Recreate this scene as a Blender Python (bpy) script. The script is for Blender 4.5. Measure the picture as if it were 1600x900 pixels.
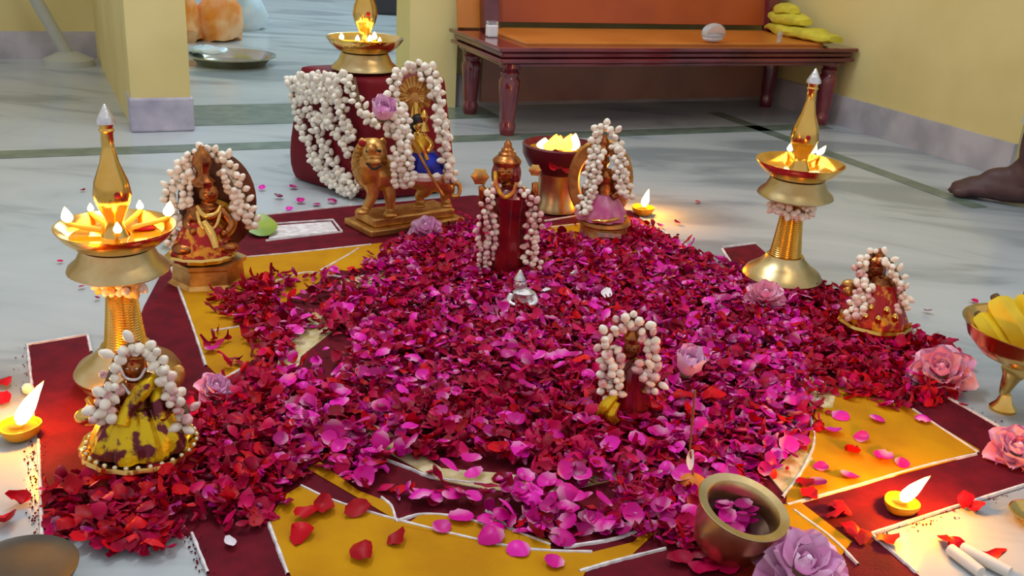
import bpy, math, random
from mathutils import Vector, Matrix, Quaternion, noise
random.seed(7)
S = bpy.context.scene
C = S.collection
for o in list(bpy.data.objects): bpy.data.objects.remove(o)
PI = math.pi
rad = math.radians

# ------------------------------------------------------------------ camera
FOC, CAMH = 1550.0, 0.6
PITCH, ROLL = rad(21), rad(3.5)
F_ = Vector((0, math.cos(PITCH), -math.sin(PITCH)))
R0 = Vector((1, 0, 0)); U0 = Vector((0, math.sin(PITCH), math.cos(PITCH)))
R_ = R0*math.cos(ROLL) + U0*math.sin(ROLL)
U_ = -R0*math.sin(ROLL) + U0*math.cos(ROLL)
EYE = Vector((0, 0, CAMH))
cd = bpy.data.cameras.new('camera'); cam = bpy.data.objects.new('camera', cd); C.objects.link(cam)
cd.sensor_width = 36; cd.lens = 36*FOC/1600; cd.clip_start = .01
cam.matrix_world = Matrix(((R_.x, U_.x, -F_.x, 0), (R_.y, U_.y, -F_.y, 0), (R_.z, U_.z, -F_.z, CAMH), (0, 0, 0, 1)))
S.camera = cam

# ------------------------------------------------------------------ world, lights, exposure
S.view_settings.view_transform = 'Standard'; S.view_settings.look = 'None'
S.view_settings.gamma = 1; S.view_settings.use_curve_mapping = False
S.view_settings.exposure = 0.3
W = bpy.data.worlds.new('world'); S.world = W; W.use_nodes = True
bg = W.node_tree.nodes['Background']; bg.inputs[0].default_value = (.84, .83, .86, 1); bg.inputs[1].default_value = .56
def area(name, loc, target, sx, sy, power, col):
    l = bpy.data.lights.new(name, 'AREA'); l.shape = 'RECTANGLE'; l.size = sx; l.size_y = sy; l.energy = power; l.color = col
    o = bpy.data.objects.new(name, l); C.objects.link(o); o.location = loc
    o.rotation_euler = (Vector(target)-Vector(loc)).to_track_quat('-Z', 'Y').to_euler(); return o
area('tube_light', (-.6, 2.0, 2.3), (0, 1.9, 0), 1.2, .12, 18, (.88, .95, 1))
area('tube_light', (.9, 1.1, 2.3), (.4, 1.4, 0), 1.2, .12, 5, (1, .88, .74))
area('doorway_daylight', (-.5, 5.8, 2.2), (-1.2, 4.2, 0), 1.2, 1.2, 34, (.55, .88, 1))
def point(name, loc, power, col=(1, .42, .03), r=.008):
    l = bpy.data.lights.new(name, 'POINT'); l.energy = power; l.color = col; l.shadow_soft_size = r
    o = bpy.data.objects.new(name, l); C.objects.link(o); o.location = loc; return o

# ------------------------------------------------------------------ pixel -> place
def ray(px, py): return F_ + R_*((px-800)/FOC) - U_*((py-450)/FOC)
def G(px, py, z=0.0):
    d = ray(px, py); t = (z-CAMH)/d.z; return EYE + d*t
def proj(p):
    v = Vector(p)-EYE; k = v.dot(F_); return 800+FOC*v.dot(R_)/k, 450-FOC*v.dot(U_)/k
class Fr:
    """Local frame of a thing standing at a floor point, +y away from the viewer."""
    def __init__(s, px, py, z0=0.0):
        s.B = G(px, py, z0); s.z0 = z0
        h = Vector((s.B.x, s.B.y, 0)); s.ey = h.normalized(); s.ex = Vector((s.ey.y, -s.ey.x, 0)); s.k = h.length
        s.rz = math.atan2(s.ex.y, s.ex.x); s.u = (s.B-EYE).length/FOC
    def L(s, px, py, d=0.0):
        r = ray(px, py); t = (s.k+d)/r.dot(s.ey); p = EYE+r*t-s.B; return Vector((p.dot(s.ex), d, p.z))
    def W(s, px, py, d=0.0):
        l = s.L(px, py, d); return s.B + s.ex*l.x + s.ey*l.y + Vector((0, 0, l.z))
    def loc(s, w):
        p = Vector(w)-s.B; return Vector((p.dot(s.ex), p.dot(s.ey), p.z))

# ------------------------------------------------------------------ materials
def lin(c):
    return tuple((v/255/12.92 if v/255 <= .04045 else ((v/255+.055)/1.055)**2.4) for v in c)
def mat(name, rgb, rough=.5, metal=0.0, rgb2=None, scale=20, bump=0.0, bscale=60, spec=.5, emis=0, trans=0, coat=0, sss=0, det=4, lo=.4, hi=.62):
    m = bpy.data.materials.new(name); m.use_nodes = True; nt = m.node_tree; b = nt.nodes['Principled BSDF']
    c = lin(rgb)+(1,)
    b.inputs['Base Color'].default_value = c; b.inputs['Roughness'].default_value = rough; b.inputs['Metallic'].default_value = metal
    b.inputs['Specular IOR Level'].default_value = spec
    if trans: b.inputs['Transmission Weight'].default_value = trans
    if coat: b.inputs['Coat Weight'].default_value = coat; b.inputs['Coat Roughness'].default_value = .08
    if sss: b.inputs['Subsurface Weight'].default_value = sss; b.inputs['Subsurface Radius'].default_value = (.01, .006, .005); b.inputs['Subsurface Scale'].default_value = .5
    if emis: b.inputs['Emission Color'].default_value = c; b.inputs['Emission Strength'].default_value = emis
    tc = nt.nodes.new('ShaderNodeTexCoord')
    if rgb2:
        n = nt.nodes.new('ShaderNodeTexNoise'); n.inputs['Scale'].default_value = scale; n.inputs['Detail'].default_value = det
        nt.links.new(tc.outputs['Object'], n.inputs['Vector'])
        r = nt.nodes.new('ShaderNodeValToRGB'); r.color_ramp.elements[0].position = lo; r.color_ramp.elements[1].position = hi
        r.color_ramp.elements[0].color = c; r.color_ramp.elements[1].color = lin(rgb2)+(1,)
        nt.links.new(n.outputs['Fac'], r.inputs['Fac']); nt.links.new(r.outputs['Color'], b.inputs['Base Color'])
    if bump:
        n2 = nt.nodes.new('ShaderNodeTexNoise'); n2.inputs['Scale'].default_value = bscale; n2.inputs['Detail'].default_value = 5
        nt.links.new(tc.outputs['Object'], n2.inputs['Vector'])
        bp = nt.nodes.new('ShaderNodeBump'); bp.inputs['Strength'].default_value = bump; bp.inputs['Distance'].default_value = .003
        nt.links.new(n2.outputs['Fac'], bp.inputs['Height']); nt.links.new(bp.outputs['Normal'], b.inputs['Normal'])
    return m
def petal_mat(name, dark, mid, tip, rough=.45, base_white=.0, spec=.16):
    """colour by petal (island + object random) and paler at the petal's foot (uv.v)"""
    m = bpy.data.materials.new(name); m.use_nodes = True; nt = m.node_tree; b = nt.nodes['Principled BSDF']
    g = nt.nodes.new('ShaderNodeNewGeometry'); oi = nt.nodes.new('ShaderNodeObjectInfo')
    a = nt.nodes.new('ShaderNodeMath'); a.operation = 'ADD'; f = nt.nodes.new('ShaderNodeMath'); f.operation = 'FRACT'
    nt.links.new(g.outputs['Random Per Island'], a.inputs[0]); nt.links.new(oi.outputs['Random'], a.inputs[1]); nt.links.new(a.outputs[0], f.inputs[0])
    r = nt.nodes.new('ShaderNodeValToRGB'); e = r.color_ramp.elements
    e[0].color = lin(dark)+(1,); e[1].color = lin(tip)+(1,); x = e.new(.55); x.color = lin(mid)+(1,)
    nt.links.new(f.outputs[0], r.inputs['Fac'])
    uv = nt.nodes.new('ShaderNodeTexCoord'); sp = nt.nodes.new('ShaderNodeSeparateXYZ'); nt.links.new(uv.outputs['UV'], sp.inputs[0])
    mr = nt.nodes.new('ShaderNodeMapRange'); mr.inputs['From Min'].default_value = .32; mr.inputs['From Max'].default_value = 0; mr.inputs['To Max'].default_value = base_white
    nt.links.new(sp.outputs['Y'], mr.inputs['Value'])
    mx = nt.nodes.new('ShaderNodeMix'); mx.data_type = 'RGBA'; mx.inputs['B'].default_value = lin((250, 225, 235))+(1,)
    nt.links.new(mr.outputs['Result'], mx.inputs['Factor']); nt.links.new(r.outputs['Color'], mx.inputs['A'])
    nt.links.new(mx.outputs['Result'], b.inputs['Base Color']); b.inputs['Roughness'].default_value = rough
    b.inputs['Specular IOR Level'].default_value = spec
    return m
def flame_mat(name='flame', cs=((1, .55, .10), (1, .86, .50)), st=3.0):
    m = bpy.data.materials.new(name); m.use_nodes = True; nt = m.node_tree; b = nt.nodes['Principled BSDF']
    b.inputs['Base Color'].default_value = (0, 0, 0, 1)
    uv = nt.nodes.new('ShaderNodeTexCoord'); sp = nt.nodes.new('ShaderNodeSeparateXYZ'); nt.links.new(uv.outputs['UV'], sp.inputs[0])
    r = nt.nodes.new('ShaderNodeValToRGB'); e = r.color_ramp.elements
    e[0].color = cs[0]+(1,); e[1].color = cs[0]+(1,); x = e.new(.3); x.color = cs[1]+(1,); x = e.new(.78); x.color = cs[1]+(1,)
    nt.links.new(sp.outputs['Y'], r.inputs['Fac']); nt.links.new(r.outputs['Color'], b.inputs['Emission Color']); b.inputs['Emission Strength'].default_value = st
    return m
MT = {}
MT['brass'] = mat('polished_brass', (240, 200, 116), .18, 1, (226, 176, 84), 14, .05, 40)
MT['brass_old'] = mat('aged_brass', (222, 174, 100), .4, .9, (190, 138, 74), 40, .15, 160)
MT['brass_dull'] = mat('dull_brass', (220, 198, 146), .32, 1, (196, 168, 112), 18, .1, 60)
MT['bronze'] = mat('dark_bronze', (190, 122, 66), .28, 1, (130, 76, 48), 60, .2, 200)
MT['bronze_dark'] = mat('brown_bronze', (120, 76, 54), .4, .8, (90, 56, 42), 30)
MT['silver'] = mat('silver', (236, 236, 236), .34, .85, (206, 206, 212), 60, .5, 160)
MT['oil'] = mat('oil', (214, 160, 22), .06, 0, None, coat=1, spec=.8)
MT['wick'] = mat('oiled_cotton', (240, 196, 60), .5)
MT['flame'] = flame_mat(); MT['fire'] = flame_mat('fire', ((1, .38, .03), (1, .66, .12)), 1.5)
MT['bud'] = mat('jasmine', (252, 247, 232), .5, 0, (240, 226, 206), 90, sss=.0)
MT['bud_pink'] = mat('jasmine_pink', (238, 204, 196), .5, 0, (196, 128, 140), 110)
MT['bud_yellow'] = mat('jasmine_yellow', (240, 190, 90), .5, 0, (246, 214, 150), 80)
MT['string'] = mat('string', (120, 96, 70), .9)
MT['stemgreen'] = mat('calyx', (106, 100, 60), .7)
MT['velvet'] = mat('red_cloth', (122, 12, 30), .62, 0, (100, 6, 22), 8, .25, 25, spec=.25)
MT['maroon'] = mat('maroon_powder', (94, 8, 28), .85, 0, (112, 12, 32), 30, .3, 400, spec=.2)
MT['yellow'] = mat('yellow_powder', (206, 148, 2), .85, 0, (190, 130, 4), 12, .3, 400, spec=.2)
MT['olive'] = mat('pale_olive_powder', (196, 176, 116), .9, 0, (226, 210, 170), 60, .3, 400, spec=.1)
MT['white'] = mat('white_powder', (240, 236, 236), .9, 0, (214, 206, 208), 80, .4, 300, spec=.1)
MT['mahog'] = mat('mahogany', (122, 40, 50), .16, 0, (92, 26, 40), 6, .05, 30, coat=.8)
MT['orange_wood'] = mat('orange_varnish', (216, 134, 56), .3, 0, (200, 118, 44), 5, .03, 30)
MT['back_wood'] = mat('reddish_varnish', (176, 84, 42), .3, 0, (158, 70, 36), 4, .03, 30)
MT['seat_shade'] = mat('brown_shade', (142, 96, 74), .3, 0, (124, 80, 64), 5)  # warm shadow below the settee, put into the colour
MT['wall'] = mat('yellow_wall', (232, 216, 152), .8, 0, (220, 202, 136), 2.5, .08, 90, spec=.2)
MT['wall_far'] = mat('pale_wall', (196, 210, 214), .8)
MT['skirt'] = mat('grey_marble', (198, 192, 196), .35, 0, (166, 162, 168), 7, det=8)
MT['plinth'] = mat('plinth_marble', (206, 202, 212), .4, 0, (150, 146, 172), 9, det=8, lo=.45, hi=.75)
MT['green'] = mat('green_inlay', (98, 116, 106), .28, 0, (120, 134, 122), 20)
MT['magenta'] = petal_mat('magenta_petal', (156, 0, 98), (216, 4, 148), (240, 36, 190), .4, .42, .3)
MT['crimson'] = petal_mat('crimson_petal', (128, 0, 34), (176, 0, 58), (210, 2, 92), .5, .05)
MT['redpetal'] = petal_mat('red_petal', (150, 0, 20), (196, 4, 28), (222, 16, 34), .45, .0)
MT['pink'] = petal_mat('pink_petal', (252, 160, 200), (255, 190, 218), (255, 216, 232), .45, .35)
MT['lilac'] = petal_mat('lilac_petal', (246, 176, 226), (252, 202, 236), (255, 224, 246), .45, .3)
MT['whitepetal'] = petal_mat('white_petal', (226, 214, 226), (232, 224, 232), (240, 236, 240), .45, .2)
MT['foil'] = mat('gold_foil', (240, 200, 40), .25, .7, (226, 180, 30), 60, .3, 200)
MT['silk_gold'] = mat('gold_brocade', (232, 196, 22), .3, .55, (110, 40, 52), 42, .3, 220, lo=.5, hi=.56)
MT['silk_red'] = mat('red_brocade', (168, 18, 26), .35, .2, (226, 160, 40), 62, .3, 200, lo=.52, hi=.6)
MT['silk_maroon'] = mat('maroon_silk', (136, 18, 22), .22, .25, (96, 8, 20), 30, .15, 80, coat=.5)
MT['silk_blue'] = mat('blue_silk', (30, 50, 190), .3, .2, (20, 24, 120), 50, .2, 150)
MT['silk_yellow'] = mat('yellow_silk', (236, 190, 40), .35, .2, (196, 90, 40), 60)
MT['silk_pink'] = mat('pink_silk', (206, 90, 150), .35, .1, (220, 150, 180), 40)
MT['dark'] = mat('dark_paint', (30, 16, 18), .4)
MT['kumkum'] = mat('vermilion', (160, 10, 20), .8)
MT['clay'] = mat('yellow_clay', (232, 172, 20), .55, 0, (214, 150, 14), 30)
MT['banana'] = mat('banana_skin', (238, 204, 32), .45, 0, (216, 176, 24), 16, .05)
MT['bananatip'] = mat('banana_tip', (96, 74, 30), .7)
MT['leaf'] = mat('leaf', (150, 172, 44), .4, 0, (120, 150, 36), 16)
MT['skin'] = mat('skin', (84, 56, 56), .55, 0, (72, 46, 48), 20)
MT['cloth_pale'] = mat('pale_cloth', (186, 192, 176), .85)
MT['hair'] = mat('hair', (20, 16, 16), .5)
MT['plastic_white'] = mat('white_plastic', (236, 236, 240), .35)
MT['plastic_grey'] = mat('grey_plastic', (186, 188, 176), .5)
MT['plastic_clear'] = mat('clear_plastic', (240, 244, 250), .12, trans=.75)
MT['bag_orange'] = mat('orange_bag', (236, 140, 36), .4, 0, (250, 200, 150), 10, .3, 30)
MT['bag_blue'] = mat('pale_blue_plastic', (190, 216, 236), .3, 0, (222, 236, 246), 9, .5, 25)
MT['steel'] = mat('steel', (196, 196, 190), .22, 1, (180, 170, 140), 6)
MT['towel'] = mat('yellow_towel', (222, 212, 70), .9, 0, (200, 190, 60), 20, .4, 120)
MT['darkbowl'] = mat('dark_bowl', (86, 78, 66), .45, .6, (66, 58, 50), 10)
MT['paper'] = mat('paper', (226, 222, 214), .6)
MT['stick'] = mat('incense', (150, 88, 50), .8)
MT['orangefruit'] = mat('orange_peel', (226, 130, 30), .5)
MT['water'] = mat('dark_water', (70, 10, 40), .25, 0, None, spec=.25)
MT['gem'] = mat('gem', (236, 226, 196), .1, .6)
MT['black'] = mat('dark_object', (52, 50, 58), .5)

def marble_floor():
    m = mat('white_marble', (196, 202, 206), .2, 0, None, spec=.45); nt = m.node_tree; b = nt.nodes['Principled BSDF']
    tc = nt.nodes.new('ShaderNodeTexCoord'); mp = nt.nodes.new('ShaderNodeMapping'); mp.inputs['Rotation'].default_value = (0, 0, rad(30)); mp.inputs['Scale'].default_value = (.9, 2.6, 1)
    nt.links.new(tc.outputs['Object'], mp.inputs[0])
    n = nt.nodes.new('ShaderNodeTexNoise'); n.inputs['Scale'].default_value = 1.6; n.inputs['Detail'].default_value = 9; n.inputs['Distortion'].default_value = 1.2
    nt.links.new(mp.outputs[0], n.inputs['Vector'])
    r = nt.nodes.new('ShaderNodeValToRGB'); e = r.color_ramp.elements
    e[0].position = .36; e[0].color = lin((146, 156, 162))+(1,); e[1].position = .6; e[1].color = lin((190, 198, 202))+(1,)
    x = e.new(.47); x.color = lin((180, 189, 194))+(1,)
    nt.links.new(n.outputs['Fac'], r.inputs['Fac']); nt.links.new(r.outputs['Color'], b.inputs['Base Color'])
    return m
MT['floor'] = marble_floor()

# ------------------------------------------------------------------ mesh kit
class MB:
    def __init__(s): s.v = []; s.f = []; s.mi = []; s.uv = []
    def add(s, vs, fs, mi=0, uvs=None):
        k = len(s.v); s.v += [tuple(v) for v in vs]; s.uv += uvs if uvs else [(0, 1)]*len(vs)
        for f in fs: s.f.append(tuple(i+k for i in f)); s.mi.append(mi)
    def box(s, c, d, M=None, mi=0):
        x, y, z = d[0]/2, d[1]/2, d[2]/2
        vs = [Vector((a*x, b*y, e*z)) for e in (-1, 1) for b in (-1, 1) for a in (-1, 1)]
        if M is not None: vs = [M @ v for v in vs]
        s.add([v+Vector(c) for v in vs], [(0, 2, 3, 1), (4, 5, 7, 6), (0, 1, 5, 4), (2, 6, 7, 3), (0, 4, 6, 2), (1, 3, 7, 5)], mi); return s
    def lathe(s, prof, n=32, c=(0, 0, 0), M=None, mi=0, wob=None):
        vs = []; fs = []; uvs = []; c = Vector(c); idx = []
        for k, (r, z) in enumerate(prof):
            if r < 1e-6: idx.append([len(vs)]); vs.append(Vector((0, 0, z))); uvs.append((0, k/(len(prof)-1)))
            else:
                row = []
                for i in range(n):
                    a = 2*PI*i/n; rr = r*(1+wob(a, k/(len(prof)-1)) if wob else 1); row.append(len(vs)); vs.append(Vector((rr*math.cos(a), rr*math.sin(a), z))); uvs.append((i/n, k/(len(prof)-1)))
                idx.append(row)
        for a, b in zip(idx, idx[1:]):
            for i in range(n):
                j = (i+1) % n
                if len(a) == 1 and len(b) == 1: break
                if len(a) == 1: fs.append((a[0], b[j], b[i]))
                elif len(b) == 1: fs.append((a[i], a[j], b[0]))
                else: fs.append((a[i], a[j], b[j], b[i]))
        if M is not None: vs = [M @ v for v in vs]
        s.add([v+c for v in vs], fs, mi, uvs); return s
    def ell(s, c, r, n=16, k=10, M=None, mi=0):
        prof = [(math.sin(PI*i/k), -math.cos(PI*i/k)) for i in range(k+1)]; prof[0] = (0, -1); prof[-1] = (0, 1)
        D = Matrix.Diagonal(Vector((r[0], r[1], r[2])))
        return s.lathe(prof, n, c, (M @ D) if M is not None else D, mi)
    def tube(s, pts, rr, n=10, mi=0, cap=True):
        pts = [Vector(p) for p in pts]
        if not isinstance(rr, (list, tuple)): rr = [rr]*len(pts)
        vs = []; fs = []; uvs = []; up = Vector((0, 0, 1)); prev = None
        for i, p in enumerate(pts):
            t = (pts[min(i+1, len(pts)-1)]-pts[max(i-1, 0)]).normalized()
            if prev is None:
                a = t.cross(up); a = a if a.length > .05 else t.cross(Vector((1, 0, 0)))
            else: a = prev-t*prev.dot(t)
            a.normalize(); prev = a; b = t.cross(a)
            for j in range(n):
                q = 2*PI*j/n; vs.append(p+(a*math.cos(q)+b*math.sin(q))*rr[i]); uvs.append((j/n, i/(len(pts)-1)))
        for i in range(len(pts)-1):
            for j in range(n):
                k = (j+1) % n; fs.append((i*n+j, i*n+k, (i+1)*n+k, (i+1)*n+j))
        if cap: fs.append(tuple(range(n-1, -1, -1))); fs.append(tuple(range((len(pts)-1)*n, len(pts)*n)))
        s.add(vs, fs, mi, uvs); return s
    def prism(s, poly, z0, z1, mi=0):
        n = len(poly); ar = sum(poly[i][0]*poly[(i+1) % n][1]-poly[(i+1) % n][0]*poly[i][1] for i in range(n))
        if ar < 0: poly = poly[::-1]
        vs = [Vector((p[0], p[1], z0)) for p in poly]+[Vector((p[0], p[1], z1)) for p in poly]
        fs = [tuple(range(n-1, -1, -1)), tuple(range(n, 2*n))]+[(i, (i+1) % n, n+(i+1) % n, n+i) for i in range(n)]
        s.add(vs, fs, mi); return s
    def slab(s, poly, d0, d1, mi=0):           # outline in local x,z, thickness along y
        n = len(poly); ar = sum(poly[i][0]*poly[(i+1) % n][1]-poly[(i+1) % n][0]*poly[i][1] for i in range(n))
        if ar > 0: poly = poly[::-1]
        vs = [Vector((p[0], d0, p[1])) for p in poly]+[Vector((p[0], d1, p[1])) for p in poly]
        fs = [tuple(range(n-1, -1, -1)), tuple(range(n, 2*n))]+[(i, (i+1) % n, n+(i+1) % n, n+i) for i in range(n)]
        s.add(vs, fs, mi); return s
    def mesh(s, name, ms, smooth=True, ang=40):
        me = bpy.data.meshes.new(name); me.from_pydata(s.v, [], s.f)
        ms = ms if isinstance(ms, (list, tuple)) else [ms]
        for m in ms: me.materials.append(m)
        if len(ms) > 1: me.polygons.foreach_set('material_index', s.mi)
        uv = me.uv_layers.new(name='uv')
        idx = [0]*len(me.loops); me.loops.foreach_get('vertex_index', idx)
        buf = []
        for i in idx: buf += s.uv[i]
        uv.data.foreach_set('uv', buf)
        if smooth: me.shade_smooth(); me.set_sharp_from_angle(angle=rad(ang))
        me.update(); return me
    def build(s, name, ms, parent=None, smooth=True, ang=40, loc=None):
        o = bpy.data.objects.new(name, s.mesh(name, ms, smooth, ang)); C.objects.link(o)
        if parent: o.parent = parent
        if loc is not None: o.location = loc
        return o
def tag(o, label=None, cat=None, group=None, kind=None):
    if label: o['label'] = label
    if cat: o['category'] = cat
    if group: o['group'] = group
    if kind: o['kind'] = kind
    return o
def thing(name, label, cat, loc, rz=0, group=None):
    o = bpy.data.objects.new(name, None); C.objects.link(o); o.location = loc; o.rotation_euler = (0, 0, rz); o.empty_display_size = .03
    return tag(o, label, cat, group)
def at(fr, name, label, cat, group=None): return thing(name, label, cat, fr.B, fr.rz, group)
def remesh(o, size, it=4):
    m = o.modifiers.new('remesh', 'REMESH'); m.mode = 'VOXEL'; m.voxel_size = size; m.use_smooth_shade = True
    k = o.modifiers.new('smooth', 'SMOOTH'); k.iterations = it; k.factor = .5; return o
def bevel(o, w, n=2):
    m = o.modifiers.new('bevel', 'BEVEL'); m.width = w; m.segments = n; m.limit_method = 'ANGLE'; return o
def smooth_path(pts, n):
    pts = [Vector(p) for p in pts]
    if len(pts) < 2: return pts
    P = [2*pts[0]-pts[1]]+pts+[2*pts[-1]-pts[-2]]; out = []
    seg = len(pts)-1
    for i in range(n):
        t = i/(n-1)*seg; k = min(int(t), seg-1); u = t-k; a, b, c, d = P[k:k+4]
        out.append(.5*((2*b)+(c-a)*u+(2*a-5*b+4*c-d)*u*u+(3*b-a-3*c+d)*u**3))
    return out
def even_path(pts, step):
    q = smooth_path(pts, 160); out = [q[0]]; acc = 0
    for a, b in zip(q, q[1:]):
        acc += (b-a).length
        if acc >= step: out.append(b); acc = 0
    return out
def rot_to(v, roll=0.0): return Vector(v).to_track_quat('Z', 'Y') @ Quaternion((0, 0, 1), roll)
def inside(p, poly):
    x, y = p; r = False; n = len(poly)
    for i in range(n):
        x1, y1 = poly[i]; x2, y2 = poly[i-1]
        if (y1 > y) != (y2 > y) and x < (x2-x1)*(y-y1)/(y2-y1)+x1: r = not r
    return r

# ------------------------------------------------------------------ the setting
A = rad(24); dA = Vector((math.cos(A), math.sin(A), 0)); nA = Vector((-math.sin(A), math.cos(A), 0))
def quad_ground(p, q, w, z0, z1):       # box along p->q, extends w along nA
    return [p.xy, q.xy, (q+nA*w).xy, (p+nA*w).xy]
def struct(name, m, mt, parent=None, smooth=False): 
    o = m.build(name, mt, parent, smooth)
    if not parent: o['kind'] = 'structure'
    return o
fl = struct('floor', MB().box((0, 3.5, -.05), (16, 15, .1)), MT['floor'])
def strip(pts): MB().prism([p.xy for p in pts], .0002, .0012).build('inlay_strip', MT['green'], fl, False)
p0 = G(450, 232); 
strip([p0-dA*3, p0+dA*1.72, p0+dA*1.72+nA*.075, p0-dA*3+nA*.075])
q0 = G(1508, 322); strip([q0-nA*.02, q0+nA*1.1, q0+nA*1.1+dA*.05, q0-nA*.02+dA*.05])
t0 = G(300, 197); t1 = G(300, 165); tw = (t1-t0).dot(nA)
strip([t0, t0+dA*.9, t0+dA*.9+nA*tw, t0+nA*tw])
def wallbox(p, q, w, h, name, mt, z0=0.0, parent=None): return struct(name, MB().prism(quad_ground(p, q, w, 0, h), z0, h), mt, parent)
pb = G(710, 165)
wr0 = G(1345, 205); wr1 = G(1585, 290)
s_ = (wr0-pb).dot(dA); corner = pb+dA*s_                          # back right corner
jl = pb+dA*-.2
for k in range(400):
    jl = pb-dA*(k*.002)
    if proj(jl)[0] < 640: break
wallbox(jl, corner+dA*.12, .15, 2.4, 'wall_back', MT['wall'])
wallbox(jl-dA*.002, jl+dA*.14-nA*.035, .06, 2.4, 'trim_1', MT['wall'])
bbk = wallbox(jl+dA*.139-nA*.012, corner-nA*.012, .014, .10, 'baseboard_back', MT['skirt'])
wr1 = corner
for k in range(600):
    wr1 = corner-nA*(k*.004)
    if proj(wr1)[0] > 1578: break
struct('wall_right', MB().prism([wr1.xy, (wr1+dA*.14).xy, (corner+dA*.14).xy, corner.xy], 0, 2.4), MT['wall'])
struct('baseboard_right', MB().prism([(wr1-dA*.013).xy, (wr1+dA*.001).xy, (corner+dA*.001).xy, (corner-dA*.013).xy], 0, .093), MT['skirt'])
pl = G(209, 207); pw = .3
for k in range(200):
    if proj(pl+dA*(k*.002))[0] > 301: pw = k*.002; break
aw = G(152, 91); plen = (aw-pl).dot(nA); ash = (aw-pl).dot(dA)
struct('wall_left', MB().prism([pl.xy, (pl+dA*pw).xy, (pl+dA*(pw+ash)+nA*plen).xy, (pl+dA*ash+nA*plen).xy], 0, 2.4), MT['wall'])
e = .006
bevel(struct('trim_2', MB().prism([(pl-dA*e-nA*e).xy, (pl+dA*(pw+e)-nA*e).xy, (pl+dA*(pw+e)+nA*.13).xy, (pl-dA*e+nA*.13).xy], 0, Fr(255, 204).L(255, 151).z), MT['plinth']), .006)
struct('wall_alcove', MB().prism([(aw-dA*3).xy, (aw+dA*.1).xy, (aw+dA*.1+nA*.15).xy, (aw-dA*3+nA*.15).xy], 0, 2.4), MT['wall'])
struct('baseboard_alcove', MB().prism([(aw-nA*.012-dA*3).xy, (aw-nA*.012+dA*.004).xy, (aw+nA*.001+dA*.004).xy, (aw+nA*.001-dA*3).xy], 0, Fr(60, 94).L(60, 51).z), MT['skirt'])
fw = Vector((-1.6, 9.6, 0)); wallbox(fw-dA*5, fw+dA*7, .15, 3, 'wall_far', MT['wall_far'])
sw = wr1+dA*1.6-nA*.4
struct('wall_passage', MB().prism([(sw-nA*1.5).xy, (sw+dA*.1-nA*1.5).xy, (sw+dA*.1+nA*2).xy, (sw+nA*2).xy], 0, 2.4), MT['wall_far'])

# ------------------------------------------------------------------ bench
lb = G(792, 213); BH = Fr(792, 213).L(799, 72).z; LS = BH/.262
BL = 1.0
for k in range(1200):
    BL = .5+k*.001
    if proj(lb+dA*BL+Vector((0, 0, BH)))[0] > 1352: break
BL = min(BL, (corner-lb).dot(dA)-.02)+.035
BD = .2
for k in range(600):
    BD = .2+k*.001
    if proj(lb-dA*.035+nA*(BD-.02)+Vector((0, 0, BH)))[0] < 704: break
BD = min(BD, (pb-lb).dot(nA)-.05)
print('bench', BH, BL, BD, (pb-lb).dot(nA), (corner-lb).dot(dA))
bo = thing('wooden_settee', 'long polished mahogany settee with orange varnished seat and back, against the back wall', 'bench', lb-dA*.035-nA*.02, A)
m = MB(); 
for z, d, t in ((BH-.006, .012, .012), (BH-.022, .0, .014), (BH-.037, .007, .012), (BH-.050, -.012, .012)):
    m.box((BL/2, BD/2, z), (BL+d*2, BD+d*2, t))
bevel(m.build('seat_frame', MT['mahog'], bo, False), .004, 2)
sp = MB().box((BL/2, BD/2+.005, BH+.003), (BL-.17, BD-.07, .010)); bevel(sp.build('seat_panel', MT['orange_wood'], bo, False), .003)
legp = [(0, 0), (.019, 0), (.022, .012), (.024, .03), (.020, .04), (.022, .05), (.025, .09), (.029, .14), (.030, .160), (.023, .172), (.026, .180), (.026, .186), (.02, .192), (.03, .2), (.03, .212), (0, .212)]
for x, y in ((.04, .035), (BL-.05, .035), (.04, BD-.06), (BL-.05, BD-.06)):
    MB().lathe([(r*1.0, z*LS) for r, z in legp], 20, (x, y, 0)).build('leg', MT['mahog'], bo)
for x in (.10, BL-.06):
    Mx = Matrix.Rotation(rad(-10), 3, 'X'); bevel(MB().box((x, BD-.045+.045, BH+.25), (.05, .04, .5), Mx).build('back_post', MT['mahog'], bo, False), .004)
Mx = Matrix.Rotation(rad(-10), 3, 'X')
MB().box((BL/2+.03, BD-.03+.045, BH+.26), (BL-.20, .014, .48), Mx).build('back_panel', MT['back_wood'], bo, False)
MB().box((.045, BD-.015+.045, BH+.25), (.075, .012, .5), Mx).build('side_panel', MT['orange_wood'], bo, False)
MB().box((BL/2, BD-.052, BH*.5), (BL-.15, .012, BH-.07)).build('under_seat_shade', MT['seat_shade'], bo, False)  # added board, painted as the brown shade behind the settee legs
MB().box((BL/2, BD-.045+.09, BH+.5), (BL-.12, .035, .05), Mx).build('top_rail', MT['mahog'], bo, False)

def onbench(px, py): return G(px, py, BH)
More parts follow.
